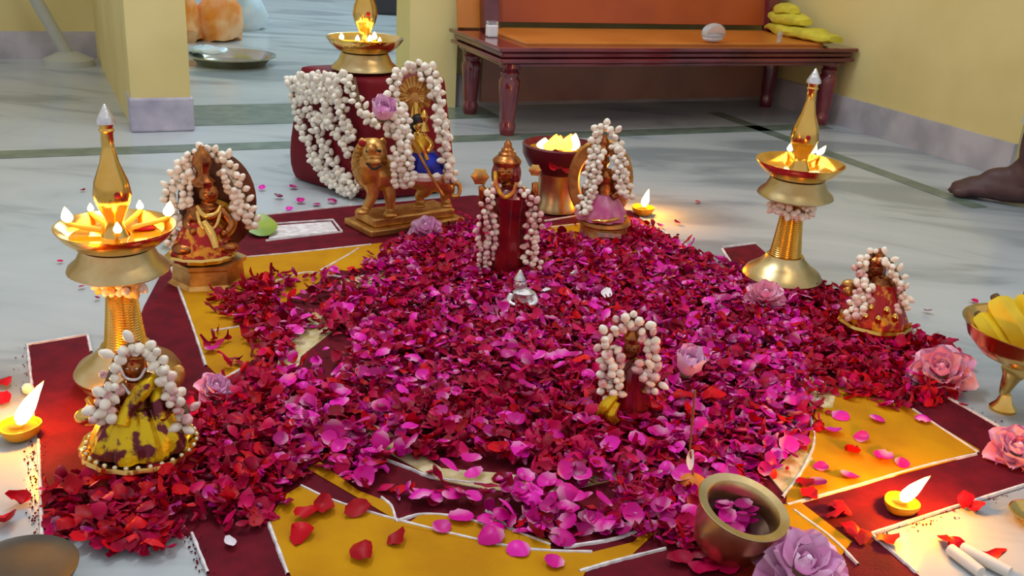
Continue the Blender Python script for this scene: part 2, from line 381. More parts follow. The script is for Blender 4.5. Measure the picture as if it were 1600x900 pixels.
# small white container on the settee's arm
o = thing('plastic_jar', 'small square white plastic jar standing on the left end of the settee', 'jar', G(768, 58, BH), A)
bevel(MB().box((0, 0, .018), (.032, .026, .036)).build('body', MT['plastic_white'], o, False), .005)
MB().box((0, 0, .0405), (.028, .022, .009)).build('lid', MT['plastic_clear'], o, False)
o = thing('plastic_packet', 'clear plastic packet half filled with white powder, on the settee seat', 'packet', G(1113, 66, BH+.009), A)
m = MB(); m.ell((0, 0, .028), (.042, .018, .028), 14, 8); m.build('bag', MT['plastic_clear'], o)
m = MB(); m.ell((0, .0, .013), (.037, .015, .0125), 12, 8); m.build('powder', MT['plastic_white'], o)
o = thing('plastic_vial', 'tiny clear vial standing on the settee seat right of the packet', 'vial', G(1217, 66, BH+.009), A)
MB().lathe([(0, 0), (.008, 0), (.008, .026), (.005, .029), (.005, .034), (0, .034)], 14).build('body', MT['plastic_clear'], o)
o = thing('folded_towel', 'yellow folded towel lying over the right end of the settee', 'towel', bo.location+dA*(BL-.075)+nA*(BD*.5)+Vector((0, 0, BH+.002)), A)
def fold(y0, y1, zc, rx, rz, ph):
    m = MB(); n = 14
    vs = []; fs = []
    for i in range(n):
        t = i/(n-1); y = y0+(y1-y0)*t; k = math.sin(PI*min(max(t, .04), .96))**.35
        for j in range(14):
            a = 2*PI*j/14; q = Vector((rx*k*math.copysign(abs(math.cos(a))**.7, math.cos(a)), y, zc+rz*k*math.copysign(abs(math.sin(a))**.7, math.sin(a))))
            vs.append(q+noise.noise_vector(q*22+Vector((ph, 0, 0)))*.010)
    for i in range(n-1):
        for j in range(14): fs.append((i*14+j, i*14+(j+1) % 14, (i+1)*14+(j+1) % 14, (i+1)*14+j))
    fs += [tuple(range(13, -1, -1)), tuple(range((n-1)*14, n*14))]
    lo = min(v.z for v in vs)
    if zc < .03: vs = [v-Vector((0, 0, lo)) for v in vs]
    m.add(vs, fs); return m
fold(-BD*.50, BD*.36, .022, .055, .020, 0).build('fold', MT['towel'], o)
fold(-BD*.10, BD*.34, .058, .048, .017, 4).build('fold', MT['towel'], o)
fold(BD*.06, BD*.30, .088, .040, .016, 8).build('fold', MT['towel'], o)

# ------------------------------------------------------------------ things in the next room and the alcove
pf = Fr(362, 100)
o = at(pf, 'steel_thali', 'large round steel plate lying on the floor of the next room beyond the doorway', 'plate')
r = 64*pf.u
MB().lathe([(0, .006), (r*.72, .006), (r*.84, .03), (r, .036), (r*1.0, .031), (r*.86, .022), (r*.75, 0), (0, 0)], 40).build('dish', MT['steel'], o)
fo = at(Fr(325, 84, .03), 'foil_packet', 'crumpled clear and silver packet on the left side of the steel plate', 'packet')
m = MB(); m.ell((0, 0, .012), (.07, .06, .016), 14, 10)
m.v = [tuple(Vector(v)+noise.noise_vector(Vector(v)*40)*.012) for v in m.v]; m.build('wrapper', MT['bag_blue'], fo)
bf = Fr(338, 60)
def bag(px, py, top, w, mt, label, d):
    fr = Fr(px, py); h = fr.L(px, top).z
    o = at(fr, 'plastic_bag', label, 'bag')
    m = MB(); m.lathe([(0, 0), (w*.8*fr.u, .0), (w*fr.u, h*.3), (w*.85*fr.u, h*.6), (w*.4*fr.u, h*.85), (w*.3*fr.u, h*.9), (w*.45*fr.u, h), (0, h*.98)], 20)
    m.v = [tuple(Vector(v)+noise.noise_vector(Vector(v)*14+Vector((d, 0, 0)))*.03) for v in m.v]
    m.build('sack', mt, o); return o
bag(294, 64, -14, 26, MT['bag_orange'], 'orange and white bag half hidden by the yellow pillar', 1)
bag(343, 62, -26, 36, MT['bag_orange'], 'bright orange bag standing behind the steel plate', 2)
bag(384, 44, -30, 34, MT['bag_blue'], 'pale blue plastic bag right of the orange bag', 5)
df = Fr(616, 24); o = at(df, 'dark_box', 'dark grey box on the next room floor behind the far lamp', 'box')
bevel(MB().box((0, .1, .06), (.3, .2, .12)).build('body', MT['black'], o, False), .01)
df = Fr(634, 70); o = at(df, 'door_stop', 'small dark metal door stop on the floor beside the right jamb', 'stopper')
MB().lathe([(0, 0), (.018, 0), (.018, .01), (.008, .016), (.012, .04), (0, .045)], 16).build('knob', MT['black'], o)
sf = Fr(108, 101); o = at(sf, 'pedestal_stand', 'white plastic stand with a slanting pole and round foot in the alcove', 'stand')
MB().lathe([(0, 0), (34*sf.u, 0), (33*sf.u, .02), (20*sf.u, .035), (12*sf.u, .045), (0, .045)], 24).build('foot', MT['plastic_grey'], o)
MB().tube([Vector((0, 0, .03)), sf.L(62, 10), sf.L(20, -70)], 8.5*sf.u, 14).build('pole', MT['plastic_grey'], o)

# ------------------------------------------------------------------ person at the right edge
hf = Fr(1592, 320)
pe = at(hf, 'person', 'barefoot person in pale trousers standing at the right edge, one foot in view', 'person')
def P3(fw, side, z): return Vector((-fw, side, z))     # faces screen left
m = MB()
for sd, fwd in ((0, .0), (-.2, -.2)):
    m.ell(P3(.04+fwd, sd, .032), (.10, .038, .03), 16, 10); m.ell(P3(.1+fwd, sd, .022), (.06, .042, .02), 16, 10)
    m.ell(P3(-.03+fwd, sd, .03), (.035, .032, .03), 14, 8); m.ell(P3(.035+fwd, sd, .05), (.065, .032, .036), 14, 8); m.ell(P3(.0+fwd, sd, .07), (.045, .034, .045), 14, 8)
    for k in range(5):
        m.ell(P3(.143-.012*abs(k-1)+fwd, sd+(-.034+.017*k), .013), (.022, .0088 if k else .013, .010 if k else .013), 10, 8)
    m.tube(smooth_path([P3(-.01+fwd, sd, .05), P3(-.02+fwd, sd, .12), P3(-.03+fwd, sd, .27), P3(-.01+fwd, sd, .47), P3(-.03, .0+sd*.5, .88)], 16), [.034, .035, .036, .042, .05, .054, .055, .053, .055, .06, .065, .07, .075, .08, .085, .09], 14)
m.ell(P3(-.1, -.1, .95), (.1, .15, .13)); m.ell(P3(-.1, -.1, 1.2), (.11, .16, .24)); m.ell(P3(-.1, -.1, 1.38), (.09, .2, .09)); m.tube([P3(-.1, -.1, 1.4), P3(-.09, -.1, 1.55)], .052)
m.ell(P3(-.07, -.1, 1.62), (.095, .075, .115)); m.ell(P3(.025, -.1, 1.6), (.018, .013, .02))
for s in (-1, 1):
    y = -.1+s*.2
    m.tube(smooth_path([P3(-.03, y, 1.4), P3(-.04, y+s*.05, 1.1), P3(.04, y+s*.04, .86)], 10), [.05, .05, .047, .044, .042, .04, .037, .034, .03, .028], 12)
    m.ell(P3(.06, y+s*.04, .79), (.02, .03, .05))
    for k in range(4): m.tube([P3(.06+.014*(k-1.5), y+s*.04, .77), P3(.065+.015*(k-1.5), y+s*.04, .70), P3(.075+.014*(k-1.5), y+s*.035, .68)], [.009, .008, .006], 8)
    m.tube([P3(.08, y+s*.035, .8), P3(.105, y+s*.03, .76), P3(.11, y+s*.03, .73)], [.011, .01, .007], 8)
    m.ell(P3(-.07, -.1+s*.078, 1.615), (.02, .01, .03), 10, 8)
remesh(m.build('body', MT['skin'], pe), .006, 3)
m = MB()
for sd, fwd in ((0, .0), (-.2, -.2)):
    m.tube(smooth_path([P3(-.022+fwd, sd, .19), P3(-.03+fwd, sd, .3), P3(-.01+fwd, sd, .5), P3(-.03, .0+sd*.5, .92)], 12), [.062, .062, .064, .068, .072, .078, .082, .088, .094, .1, .106, .11], 18, cap=False)
m.ell(P3(-.1, -.1, .96), (.125, .175, .13), 18, 10); m.build('trousers', MT['cloth_pale'], pe)
m = MB(); m.lathe([(.13, .9), (.135, 1.0), (.13, 1.2), (.15, 1.36), (.1, 1.46), (.06, 1.49)], 24, (.1, -.1, 0), Matrix.Diagonal((.95, 1.35, 1)))
m.build('shirt', MT['cloth_pale'], pe)
m = MB(); m.ell(P3(-.085, -.1, 1.65), (.1, .082, .105), 18, 12); m.build('hair', MT['hair'], pe)
for s in (-1, 1): MB().ell(P3(.018, -.1+s*.03, 1.635), (.01, .013, .009), 10, 8).build('eye', MT['dark'], pe)

# ------------------------------------------------------------------ rangoli on the floor
rg = thing('rangoli', 'large maroon and yellow powder rangoli with white outlines under the petals', 'rangoli', G(800, 560), 0)
RB = rg.location.copy()
def gp(pts): return [(G(x, y)-RB).xy for x, y in pts]
field = [(43, 541), (137, 525), (150, 600), (182, 600), (225, 480), (262, 410), (300, 395), (380, 372), (408, 338), (560, 322), (740, 306), (985, 330), (1000, 340), (1060, 378), (1152, 428), (1130, 390), (1180, 382), (1230, 425),
         (1275, 440), (1340, 483), (1482, 624), (1560, 668), (1640, 712), (1700, 735), (1590, 764), (1480, 800), (1360, 837), (1432, 898), (1470, 930), (1530, 985), (1100, 1120), (600, 1120), (345, 960), (325, 898), (300, 836), (235, 846), (66, 842), (60, 690), (48, 600)]
MB().prism(gp(field), .0002, .0016).build('maroon_field', MT['maroon'], rg, False)
yel = [[(268, 420), (322, 572), (352, 600), (400, 560), (450, 470), (530, 425), (560, 392), (430, 398)],
       [(385, 404), (560, 385), (740, 368), (905, 350), (1000, 372), (1055, 420), (900, 420), (700, 400), (540, 425)],
       [(440, 780), (470, 762), (560, 800), (700, 838), (830, 862), (925, 866), (990, 850), (1010, 826), (1020, 838), (985, 872), (915, 895), (885, 960), (480, 960), (418, 822)],
       [(1228, 790), (1232, 740), (1262, 690), (1275, 640), (1300, 600), (1420, 640), (1530, 706), (1490, 722), (1440, 735)],
       [(480, 735), (540, 770), (618, 815), (612, 790), (560, 770), (500, 725)],
       [(630, 826), (660, 806), (720, 808), (770, 826), (860, 848), (860, 862), (760, 852)],
       [(1222, 792), (1250, 788), (1330, 850), (1300, 890), (1240, 850)]]
for k, p in enumerate(yel): MB().prism(gp(p), .0017+.0001*k, .0026+.0001*k).build('yellow_field', MT['yellow'], rg, False)
olv = [[(565, 660), (600, 672), (690, 735), (775, 742), (860, 752), (960, 740), (965, 752), (860, 775), (760, 768), (680, 752), (590, 700)],
       [(470, 560), (520, 520), (560, 480), (545, 470), (490, 490), (440, 540), (430, 590), (460, 610)], [(530, 440), (600, 425), (700, 410), (700, 425), (600, 445), (540, 455)],
       [(1255, 590), (1310, 600), (1300, 640), (1265, 640)], [(1200, 745), (1250, 700), (1270, 720), (1225, 775)]]
for p in olv: MB().prism(gp(p), .0017, .0030).build('olive_field', MT['olive'], rg, False)
MB().prism(gp([(424, 355), (517, 348), (528, 363), (420, 375)]), .0017, .0028).build('white_field', MT['white'], rg, False)
def line(pts, w=.0042, jag=.25):
    q = smooth_path([G(x, y) for x, y in pts], max(8, 7*len(pts))) if len(pts) > 2 else [G(*pts[0]).lerp(G(*pts[1]), i/14) for i in range(15)]
    m = MB(); vs = []; fs = []; n = len(q)
    for i, p in enumerate(q):
        t = (q[min(i+1, n-1)]-q[max(i-1, 0)]).normalized(); nn = Vector((-t.y, t.x, 0)); ww = w*(1+jag*random.uniform(-1, 1))
        for a, z in ((-1, .0012), (-.55, .0040), (.55, .0040), (1, .0012)): vs.append(p-RB+nn*ww*a*.5+Vector((0, 0, z)))
    for i in range(n-1):
        for j in range(3): fs.append((4*i+j, 4*i+j+1, 4*i+j+5, 4*i+j+4))
    m.add(vs, fs); m.build('white_line', MT['white'], rg, True)
for l in ([(60, 690), (62, 740), (66, 842)], [(50, 605), (43, 541)], [(43, 541), (137, 525)], [(137, 525), (143, 552)], [(268, 420), (290, 480), (304, 520), (322, 574)], [(300, 836), (325, 898)], [(420, 820), (450, 900)],
          [(470, 762), (520, 785), (600, 810), (700, 836), (800, 858), (860, 864), (925, 866)], [(618, 815), (612, 795), (596, 780)], [(618, 818), (660, 807), (720, 812), (770, 828)], [(760, 800), (800, 830), (860, 855)],
          [(605, 722), (640, 735), (680, 750), (760, 760)], [(1010, 826), (960, 845), (880, 858)], [(1040, 860), (960, 880), (905, 896)], [(410, 338), (550, 322)], [(420, 352), (520, 345)], [(520, 345), (535, 364)], [(415, 378), (535, 364)], [(385, 404), (470, 396), (580, 384)],
          [(430, 442), (480, 428), (540, 436)], [(500, 425), (545, 400), (560, 390)], [(850, 347), (905, 338)], [(740, 372), (905, 352)], [(1000, 342), (1070, 384), (1150, 430)], [(1128, 390), (1154, 430)], [(1128, 388), (1180, 382)], [(1154, 430), (1180, 428)],
          [(1482, 624), (1520, 646), (1562, 670)], [(1425, 642), (1470, 672), (1528, 710)], [(1230, 792), (1330, 764), (1440, 732), (1525, 712)], [(1360, 837), (1480, 798), (1600, 760)], [(1360, 837), (1395, 866), (1432, 898)], [(1262, 640), (1272, 690), (1252, 740), (1222, 780)],
          [(1240, 800), (1300, 845), (1340, 885)], [(1290, 605), (1270, 640)], [(330, 520), (380, 512)], [(340, 600), (385, 575)], [(1180, 640), (1225, 655), (1260, 668)]): line(l)
# stray crumbs of powder beside the lines
m = MB()
for i in range(420):
    a, b = random.choice((((60, 690), (66, 842)), ((300, 836), (330, 900)), ((60, 700), (66, 842)), ((1360, 837), (1600, 762)), ((1482, 624), (1562, 670)), ((43, 541), (60, 690))))
    t = random.random(); x = a[0]+(b[0]-a[0])*t+random.gauss(0, 9)-6; y = a[1]+(b[1]-a[1])*t+random.gauss(0, 6)+(6 if a[0] > 900 else 0)
    p = G(x, y)-RB; r = random.uniform(.0005, .0013); m.ell(p+Vector((0, 0, .0016)), (r, r*1.3, r), 5, 3)
tag(m.build('powder_crumbs', MT['maroon'], rg), kind='stuff')

# ------------------------------------------------------------------ petals
def petal_mesh(name, mt, L=.024, Wd=.022, cup=.3, nx=4, ny=4, curl=.2):
    m = MB(); vs = []; uvs = []; fs = []
    for j in range(ny+1):
        v = j/ny; w = Wd*.5*(math.sin(PI*min(1, .06+v*.86)**.9))**.75
        for i in range(nx+1):
            s = i/nx*2-1; x = w*s; y = L*(v-.5)
            vs.append((x, y, cup*L*(s*s*.35*(w/(Wd*.5))+(v-.5)**2*1.3)+curl*L*max(0, v-.75)**2*6*(1-.5*s*s))); uvs.append((i/nx, v))
    for j in range(ny):
        for i in range(nx): k = j*(nx+1)+i; fs.append((k, k+1, k+nx+2, k+nx+1))
    m.add(vs, fs, 0, uvs); return m
heap = [(330, 470), (400, 440), (470, 440), (560, 432), (610, 385), (700, 352), (900, 372), (985, 350), (1080, 400), (1180, 440), (1290, 450), (1400, 520), (1490, 545), (1500, 625), (1400, 640), (1290, 610), (1265, 680), (1225, 740), (1190, 765), (1080, 790), (1110, 860), (1010, 850), (960, 840), (850, 850), (720, 810), (590, 770), (480, 740), (450, 790), (420, 820), (310, 838), (240, 872), (90, 856), (72, 790), (95, 740), (150, 760), (300, 700), (310, 620), (380, 590), (330, 570), (345, 500)]
gaps = [(475, 475, 40, 26, .1), (500, 560, 45, 45, .14), (540, 445, 60, 14, .3), (600, 690, 40, 18, .4), (690, 752, 115, 28, .02), (800, 790, 150, 26, .25), (930, 830, 60, 22, .4), (760, 745, 70, 16, .3), (370, 560, 34, 46, .08), (1262, 610, 22, 30, .5), (1240, 730, 30, 30, .25), (700, 810, 120, 18, .25), (345, 480, 40, 40, .45), (560, 400, 60, 14, .5), (330, 850, 60, 14, .35), (120, 760, 60, 40, .4)]
def dens(x, y):
    d = .35+.65*min(1, max(0, noise.noise(Vector((x/70, y/45, 3)))+.75))
    for gx, gy, rx, ry, k in gaps:
        q = ((x-gx)/rx)**2+((y-gy)/ry)**2
        if q < 1.3: d *= k if q < 1 else (k+1)/2
    return d
def pmag(x, y):
    if x < 430: p = .06
    elif x < 560: p = .35
    elif x > 1260: p = .10
    elif 640 < x < 1040 and 590 < y < 760: p = .16
    elif y > 640: p = .6
    elif x > 1000: p = .5
    else: p = .36
    return p*(.5+1.0*max(0, min(1, noise.noise(Vector((x/60, y/36, 9)))*1.6+.5)))
xs = [G(x, y) for x, y in heap]; bx0, bx1 = min(p.x for p in xs), max(p.x for p in xs); by0, by1 = min(p.y for p in xs), max(p.y for p in xs)
def edge_h(x, y):
    k = 0
    for i in range(8):
        a = i*PI/4
        if inside((x+math.cos(a)*45, y+math.sin(a)*28), heap): k += 1
    return .003+.013*(k/8)**2
heapm = MB()
K = .86
protos = [petal_mesh('p', None, .020*s*K, .018*w*K, c, 3, 3) for s, w, c in ((1, 1, .35), (.85, .7, .5), (1.05, 1.05, .15), (1.1, .45, .5), (.8, .8, .6))]
shreds = []
for k in range(10):
    pr = petal_mesh('s', None, random.uniform(.016, .028)*K, random.choice((.0042, .006, .011, .014))*K, .3, 2, 4)
    pr.v = [tuple(Vector(v)+noise.noise_vector(Vector(v)*140+Vector((k*3, 0, 0)))*.0042) for v in pr.v]; shreds.append(pr)
cnt = 0
while cnt < 13500:
    p = Vector((random.uniform(bx0, bx1), random.uniform(by0, by1), 0)); x, y = proj(p)
    if not inside((x+random.gauss(0, 9), y+random.gauss(0, 6)), heap) or random.random() > dens(x, y): continue
    cnt += 1
    hh = edge_h(x, y); z = .004+random.random()*hh
    pm = pmag(x, y); t = random.random(); mi = 0 if t < pm else (2 if t < pm+(.30 if x < 430 or x > 1250 else .13) else 1)
    pr = random.choice(shreds) if random.random() < (.72 if mi else .3) else random.choice(protos); sc = random.uniform(.7, 1.25)*(1.0 if mi == 0 else 1.05)
    q = Quaternion((0, 0, 1), random.uniform(0, 2*PI)) @ Quaternion((1, 0, 0), random.gauss(0, .5)) @ Quaternion((0, 1, 0), random.gauss(0, .45))
    if random.random() < .3: q = q @ Quaternion((0, 1, 0), PI)
    vs = [p+Vector((0, 0, z))+(q @ (Vector(v)*sc)) for v in pr.v]; lo = min(v.z for v in vs)
    if lo < .0035: vs = [v+Vector((0, 0, .0035-lo)) for v in vs]
    heapm.add(vs, pr.f, mi, pr.uv)
ho = heapm.build('petal_heap', [MT['magenta'], MT['crimson'], MT['redpetal']], None, True, 80)
tag(ho, 'deep heap of mixed crimson and magenta petal shreds covering the rangoli', 'petals', None, 'stuff')

pm_big = [petal_mesh('rose_petal', None, .0205, .0215, c, 4, 4, k).mesh('rose_petal', MT['magenta']) for c, k in ((.35, .1), (.55, .3), (.2, .2), (.75, .0))]
pc_big = [petal_mesh('rose_petal', None, .019, .016, c, 4, 4, k).mesh('rose_petal_dark', MT['crimson']) for c, k in ((.4, .1), (.7, .3), (.25, .2))]
pr_big = [petal_mesh('hibiscus_petal', None, .025, .021, c, 4, 4, k).mesh('hibiscus_petal', MT['redpetal']) for c, k in ((.4, .1), (.8, .3), (.5, .5))]
def crumple(ms, amt, fr_):
    for k, me in enumerate(ms):
        for v in me.vertices: v.co = v.co+noise.noise_vector(v.co*fr_+Vector((k*5.3, 0, 0)))*amt
crumple(pc_big, .0034, 120); crumple(pr_big, .0050, 100); crumple(pm_big, .0012, 90)
pl_big = [petal_mesh('lotus_petal', None, .030, .019, .5, 4, 5).mesh('lotus_petal', MT['whitepetal'])]
MARKS = [(790, 430, 'the tall standing idol'), (985, 590, 'the small dark red idol'), (1190, 460, 'the right brass lamp'), (1360, 515, 'the red clothed right idol'), (1155, 800, 'the brass cup'), (222, 720, 'the gold brocade idol'), (330, 440, 'the back left idol'),
         (640, 365, 'the lion statue'), (620, 780, 'the front yellow field'), (1280, 650, 'the right yellow field'), (340, 620, 'the lilac flower at left'), (815, 470, 'the tiny silver idol'), (1068, 600, 'the lilac bud')]
def near(x, y): return min(MARKS, key=lambda q: (q[0]-x)**2+2*(q[1]-y)**2)[2]
ORD = 'first second third fourth fifth sixth seventh eighth ninth tenth eleventh twelfth thirteenth fourteenth fifteenth sixteenth'.split()
def petal(p, meshes, name, label, group=None, sc=1.0, z=.012, tilt=.4, cat='petal'):
    o = bpy.data.objects.new(name, random.choice(meshes)); C.objects.link(o); o.scale = (sc,)*3
    q = Quaternion((0, 0, 1), random.uniform(0, 2*PI)) @ Quaternion((1, 0, 0), random.gauss(0, tilt)) @ Quaternion((0, 1, 0), random.gauss(0, tilt))
    if random.random() < .35: q = q @ Quaternion((0, 1, 0), PI)
    o.rotation_mode = 'QUATERNION'; o.rotation_quaternion = q
    lo = min((q @ (v.co*sc)).z for v in o.data.vertices)
    o.location = (p.x, p.y, max(z, .003)-lo*.9); tag(o, label, cat, group); return o
n = 0; tries = 0
while n < 300 and tries < 60000:
    tries += 1
    x = random.uniform(420, 1280); y = 420+420*random.random()**.8
    if not inside((x, y), heap) or random.random() > pmag(x, y)*1.2 or dens(x, y) < .12: continue
    n += 1; petal(G(x, y), pm_big, 'rose_petal', 'loose magenta rose petal on the heap, near '+near(x, y), 'magenta petals near '+near(x, y), random.uniform(.75, 1.2), edge_h(x, y)+.002, .35)
n = 0
while n < 200:
    x = random.uniform(60, 1500); y = random.uniform(430, 880)
    if not inside((x, y), heap) or random.random() > (1-pmag(x, y)) or dens(x, y) < .3: continue
    n += 1; petal(G(x, y), pc_big, 'crimson_petal', 'loose dark crimson petal on the heap, near '+near(x, y), 'crimson petals near '+near(x, y), random.uniform(.75, 1.15), edge_h(x, y)+.001, .45)
for lst, meshes, nm, lab, grp, sc in (
    ([(505, 800), (560, 802), (585, 745), (565, 872), (470, 842), (480, 812), (620, 850)], pr_big, 'hibiscus_petal', 'dark red hibiscus petal on the nearest yellow field', 'red petals on the near yellow field', 1.0),
    ([(640, 690), (663, 785), (705, 790), (720, 815), (655, 790), (690, 830), (765, 848), (810, 866), (770, 830), (740, 765), (865, 885), (880, 850), (818, 770), (795, 790), (700, 758), (735, 740)], pm_big, 'rose_petal', 'magenta petal on the near white and yellow arcs', 'magenta petals on the near arcs', 1.15),
    ([(1300, 680), (1282, 735), (1325, 752), (1250, 700), (1378, 722), (1345, 690), (1408, 730), (1440, 660), (1275, 760), (1312, 655), (1370, 660)], pm_big, 'rose_petal', 'pink red petal lying on the right hand yellow field', 'petals on the right yellow field', 1.0),
    ([(1330, 712), (1255, 760), (1262, 778), (1310, 800), (1385, 850), (1345, 845), (1300, 812), (1330, 835)], pr_big, 'hibiscus_petal', 'red petal lying beside the right hand clay lamp', 'red petals by the right clay lamp', .9),
    ([(1448, 490), (1090, 318), (1057, 351), (1522, 474), (1150, 423)], pc_big, 'crimson_petal', 'small crimson petal on bare marble at right', 'petals on the marble at right', .75),
    ([(410, 298), (435, 312), (470, 318), (458, 296), (495, 322), (452, 330), (520, 318)], pm_big, 'rose_petal', 'magenta petal on marble before the red draped stand', 'petals before the red stand', .85),
    ([(30, 788), (8, 822), (8, 602), (6, 628), (240, 866), (215, 846)], pr_big, 'hibiscus_petal', 'red hibiscus petal on the pale marble at the left edge', 'petals on the marble at left', .95),
    ([(1490, 860), (1475, 850), (1505, 792), (1520, 800), (1550, 880)], pr_big, 'hibiscus_petal', 'red petal on the pale marble near the white paper rolls', 'petals by the paper rolls', .85),
    ([(130, 300), (95, 412), (128, 452), (152, 470)], pc_big, 'crimson_petal', 'tiny dark red petal left of the front brass lamp', 'petals left of the front lamp', .55),
    ([(100, 800), (140, 830), (170, 842), (190, 800), (230, 790), (120, 790), (205, 770), (260, 760), (235, 815), (160, 770), (110, 835), (280, 800), (180, 855), (130, 855)], pr_big, 'hibiscus_petal', 'bright red hibiscus petal at the near left heap corner', 'hibiscus petals near left corner', .85),
    ([(1068, 838), (1082, 862), (1100, 850), (1110, 880), (1130, 886), (1095, 896), (1150, 880), (1060, 880), (1165, 876), (1122, 870), (1075, 852), (1090, 874), (1140, 894)], pc_big, 'crimson_petal', 'crimson petal heaped against the foot of the brass cup', 'crimson petals by the brass cup', 1.35),
    ([(905, 590), (1000, 640), (1015, 660), (1110, 640), (1180, 660), (1060, 640), (985, 650)], pr_big, 'hibiscus_petal', 'vivid red hibiscus petal before the small dark red idol', 'red petals before the small idol', 1.1)):
    for k_, (x, y) in enumerate(sorted(lst)):
        p = G(x, y); petal(p, meshes, nm, lab+', '+ORD[k_]+' from left', grp, sc*random.uniform(.85, 1.15), edge_h(x, y)+.003 if inside((x, y), heap) else .004, .2)
petal(G(945, 480), pl_big, 'lotus_petal', 'single white petal lying behind the small garlanded idol', None, 1.0, .02, .1)
petal(G(897, 453), pl_big, 'lotus_petal', 'single white petal right of the small silver idol', None, 1.0, .024, .5)
petal(G(851, 474), pl_big, 'lotus_petal', 'narrow white petal touching the small silver idol', None, .8, .02, .9)
petal(G(360, 855), pl_big, 'lotus_petal', 'cream petal lying on the bare maroon powder near the bottom left', None, .6, .004, .1)

# ------------------------------------------------------------------ jasmine garlands
def bud_mesh(name, mt, L=.017, r=.0062, open_=False):
    m = MB(); m.lathe([(0, 0), (r*.5, L*.06), (r*.95, L*.35), (r*.92, L*.6), (r*.5, L*.88), (0, L)], 7); return m.mesh(name, mt, True, 80)
BUDS = {k: [bud_mesh('jasmine_bud', MT[mt], L, r) for L, r in ((.016, .0066), (.014, .0070), (.018, .0060))] for k, mt in (('white', 'bud'), ('pink', 'bud_pink'), ('yellow', 'bud_yellow'))}
def garland(label, strands, step, spread, sc, mix=('white',), group=None, per=2, seed=1, dark=None):
    step *= K*.88; spread *= K; sc *= K
    rnd = random.Random(seed); allp = [p for s in strands for p in s]
    base = Vector((sum(p.x for p in allp)/len(allp), sum(p.y for p in allp)/len(allp), min(p.z for p in allp)))
    root = thing('jasmine_garland', label, 'garland', base, 0, group)
    m = MB()
    for s in strands: m.tube([p-base for p in smooth_path(s, 24)], spread*.45, 6)
    m.build('string', MT['string'] if dark is None else MT[dark], root)
    tot = 0
    for s in strands:
        q = even_path(s, step)
        for i, p in enumerate(q):
            t = (q[min(i+1, len(q)-1)]-q[max(i-1, 0)]).normalized()
            toc = (EYE-p).normalized(); side = t.cross(toc).normalized()
            a0 = rnd.uniform(-.5, .5)+(0 if i % 2 else PI/3)
            for k in range(per):
                if tot >= 298: break
                a = a0+(k-(per-1)/2)*(2.1 if per > 1 else 0)+rnd.uniform(-.35, .35)
                d = (toc*math.cos(a)+side*math.sin(a)).normalized(); d2 = (d+t*rnd.uniform(-.8, .5)+Vector((rnd.gauss(0, .2), rnd.gauss(0, .2), rnd.gauss(0, .2)))).normalized()
                o = bpy.data.objects.new('jasmine_bud', rnd.choice(BUDS[rnd.choice(mix)])); C.objects.link(o); o.parent = root
                z = sc*rnd.uniform(.85, 1.2); o.scale = (z, z, z); o.rotation_mode = 'QUATERNION'; o.rotation_quaternion = rot_to(d2, rnd.uniform(0, 6))
                l = p-base+d*spread*rnd.uniform(.4, 1)-d2*.005*z
                l.z = max(l.z, .006-base.z); o.location = l; tot += 1
    return root

# ------------------------------------------------------------------ roses
PET = {}
def rose_petal_mesh(mt, L, Wd, cup, curl):
    m = MB(); vs = []; uvs = []; fs = []; nx, ny = 4, 6
    for j in range(ny+1):
        v = j/ny; w = Wd*.5*((.34+.66*(v/.5)**.8) if v < .5 else math.sqrt(max(.02, 1-((v-.5)/.52)**2)))
        for i in range(nx+1):
            s = i/nx*2-1
            y = L*v*math.sin(cup*(1-v)*.5); z = L*v*math.cos(cup*(1-v)*.3)
            y += curl*L*max(0, v-.6)**2*2.5; y -= (s*s)*w*.6; y += .05*L*v*v*math.sin(7*s+3*v+L*9)
            vs.append((w*s, y, z)); uvs.append((i/nx, v))
    for j in range(ny):
        for i in range(nx): k = j*(nx+1)+i; fs.append((k, k+1, k+nx+2, k+nx+1))
    m.add(vs, fs, 0, uvs); return m.mesh('petal', MT[mt], True, 80)
def rose(px, py, size, label, mt='pink', z=.012, lean=(0, -.5, .8), opening=1.0, bud=False):
    key = (mt,)
    if key not in PET: PET[key] = [rose_petal_mesh(mt, 1, .95, 1.2, .55), rose_petal_mesh(mt, .92, .8, 1.3, .25), rose_petal_mesh(mt, .8, .62, 1.0, .0)]
    p = G(px, py); root = thing('lotus_bud' if bud else 'pink_rose', label, 'flower', (p.x, p.y, z))
    Q = rot_to(Vector(lean)); R = size*.5
    whorls = ((2, .0, 4, .8, .12), (2, .05, 5, .88, .36), (1, .02, 6, .95, .62), (1, .0, 7, 1.0, .9), (0, -.04, 7, 1.05, 1.22)) if not bud else ((2, 0, 3, .95, .1), (2, 0, 4, 1.05, .25), (1, 0, 5, 1.1, .45))
    for wi, (mi, zo, n, sc, tl) in enumerate(whorls):
        for k in range(n):
            o = bpy.data.objects.new('petal', PET[key][mi]); C.objects.link(o); o.parent = root
            a = 2*PI*k/n+wi*.7+random.uniform(-.15, .15); t = tl*opening+random.uniform(-.08, .08)
            q = Q @ Quaternion((0, 0, 1), a) @ Quaternion((1, 0, 0), -t); o.rotation_mode = 'QUATERNION'; o.rotation_quaternion = q
            o.scale = (sc*R,)*3; o.location = Q @ Vector((0, 0, zo*R))+Vector((0, 0, R*.25))+(q @ Vector((0, .06*R*(wi+.3), 0)))
    m = MB(); m.ell(Q @ Vector((0, 0, R*.0))+Vector((0, 0, R*.2)), (R*.22, R*.22, R*.2), 12, 8); m.build('sepal', MT['stemgreen'], root)
    if bud or True:
        m = MB(); m.ell(Q @ Vector((0, 0, R*.35))+Vector((0, 0, R*.25)), (R*.16, R*.16, R*.3), 10, 8, Q.to_matrix()); m.build('heart', MT[mt], root)
    return root
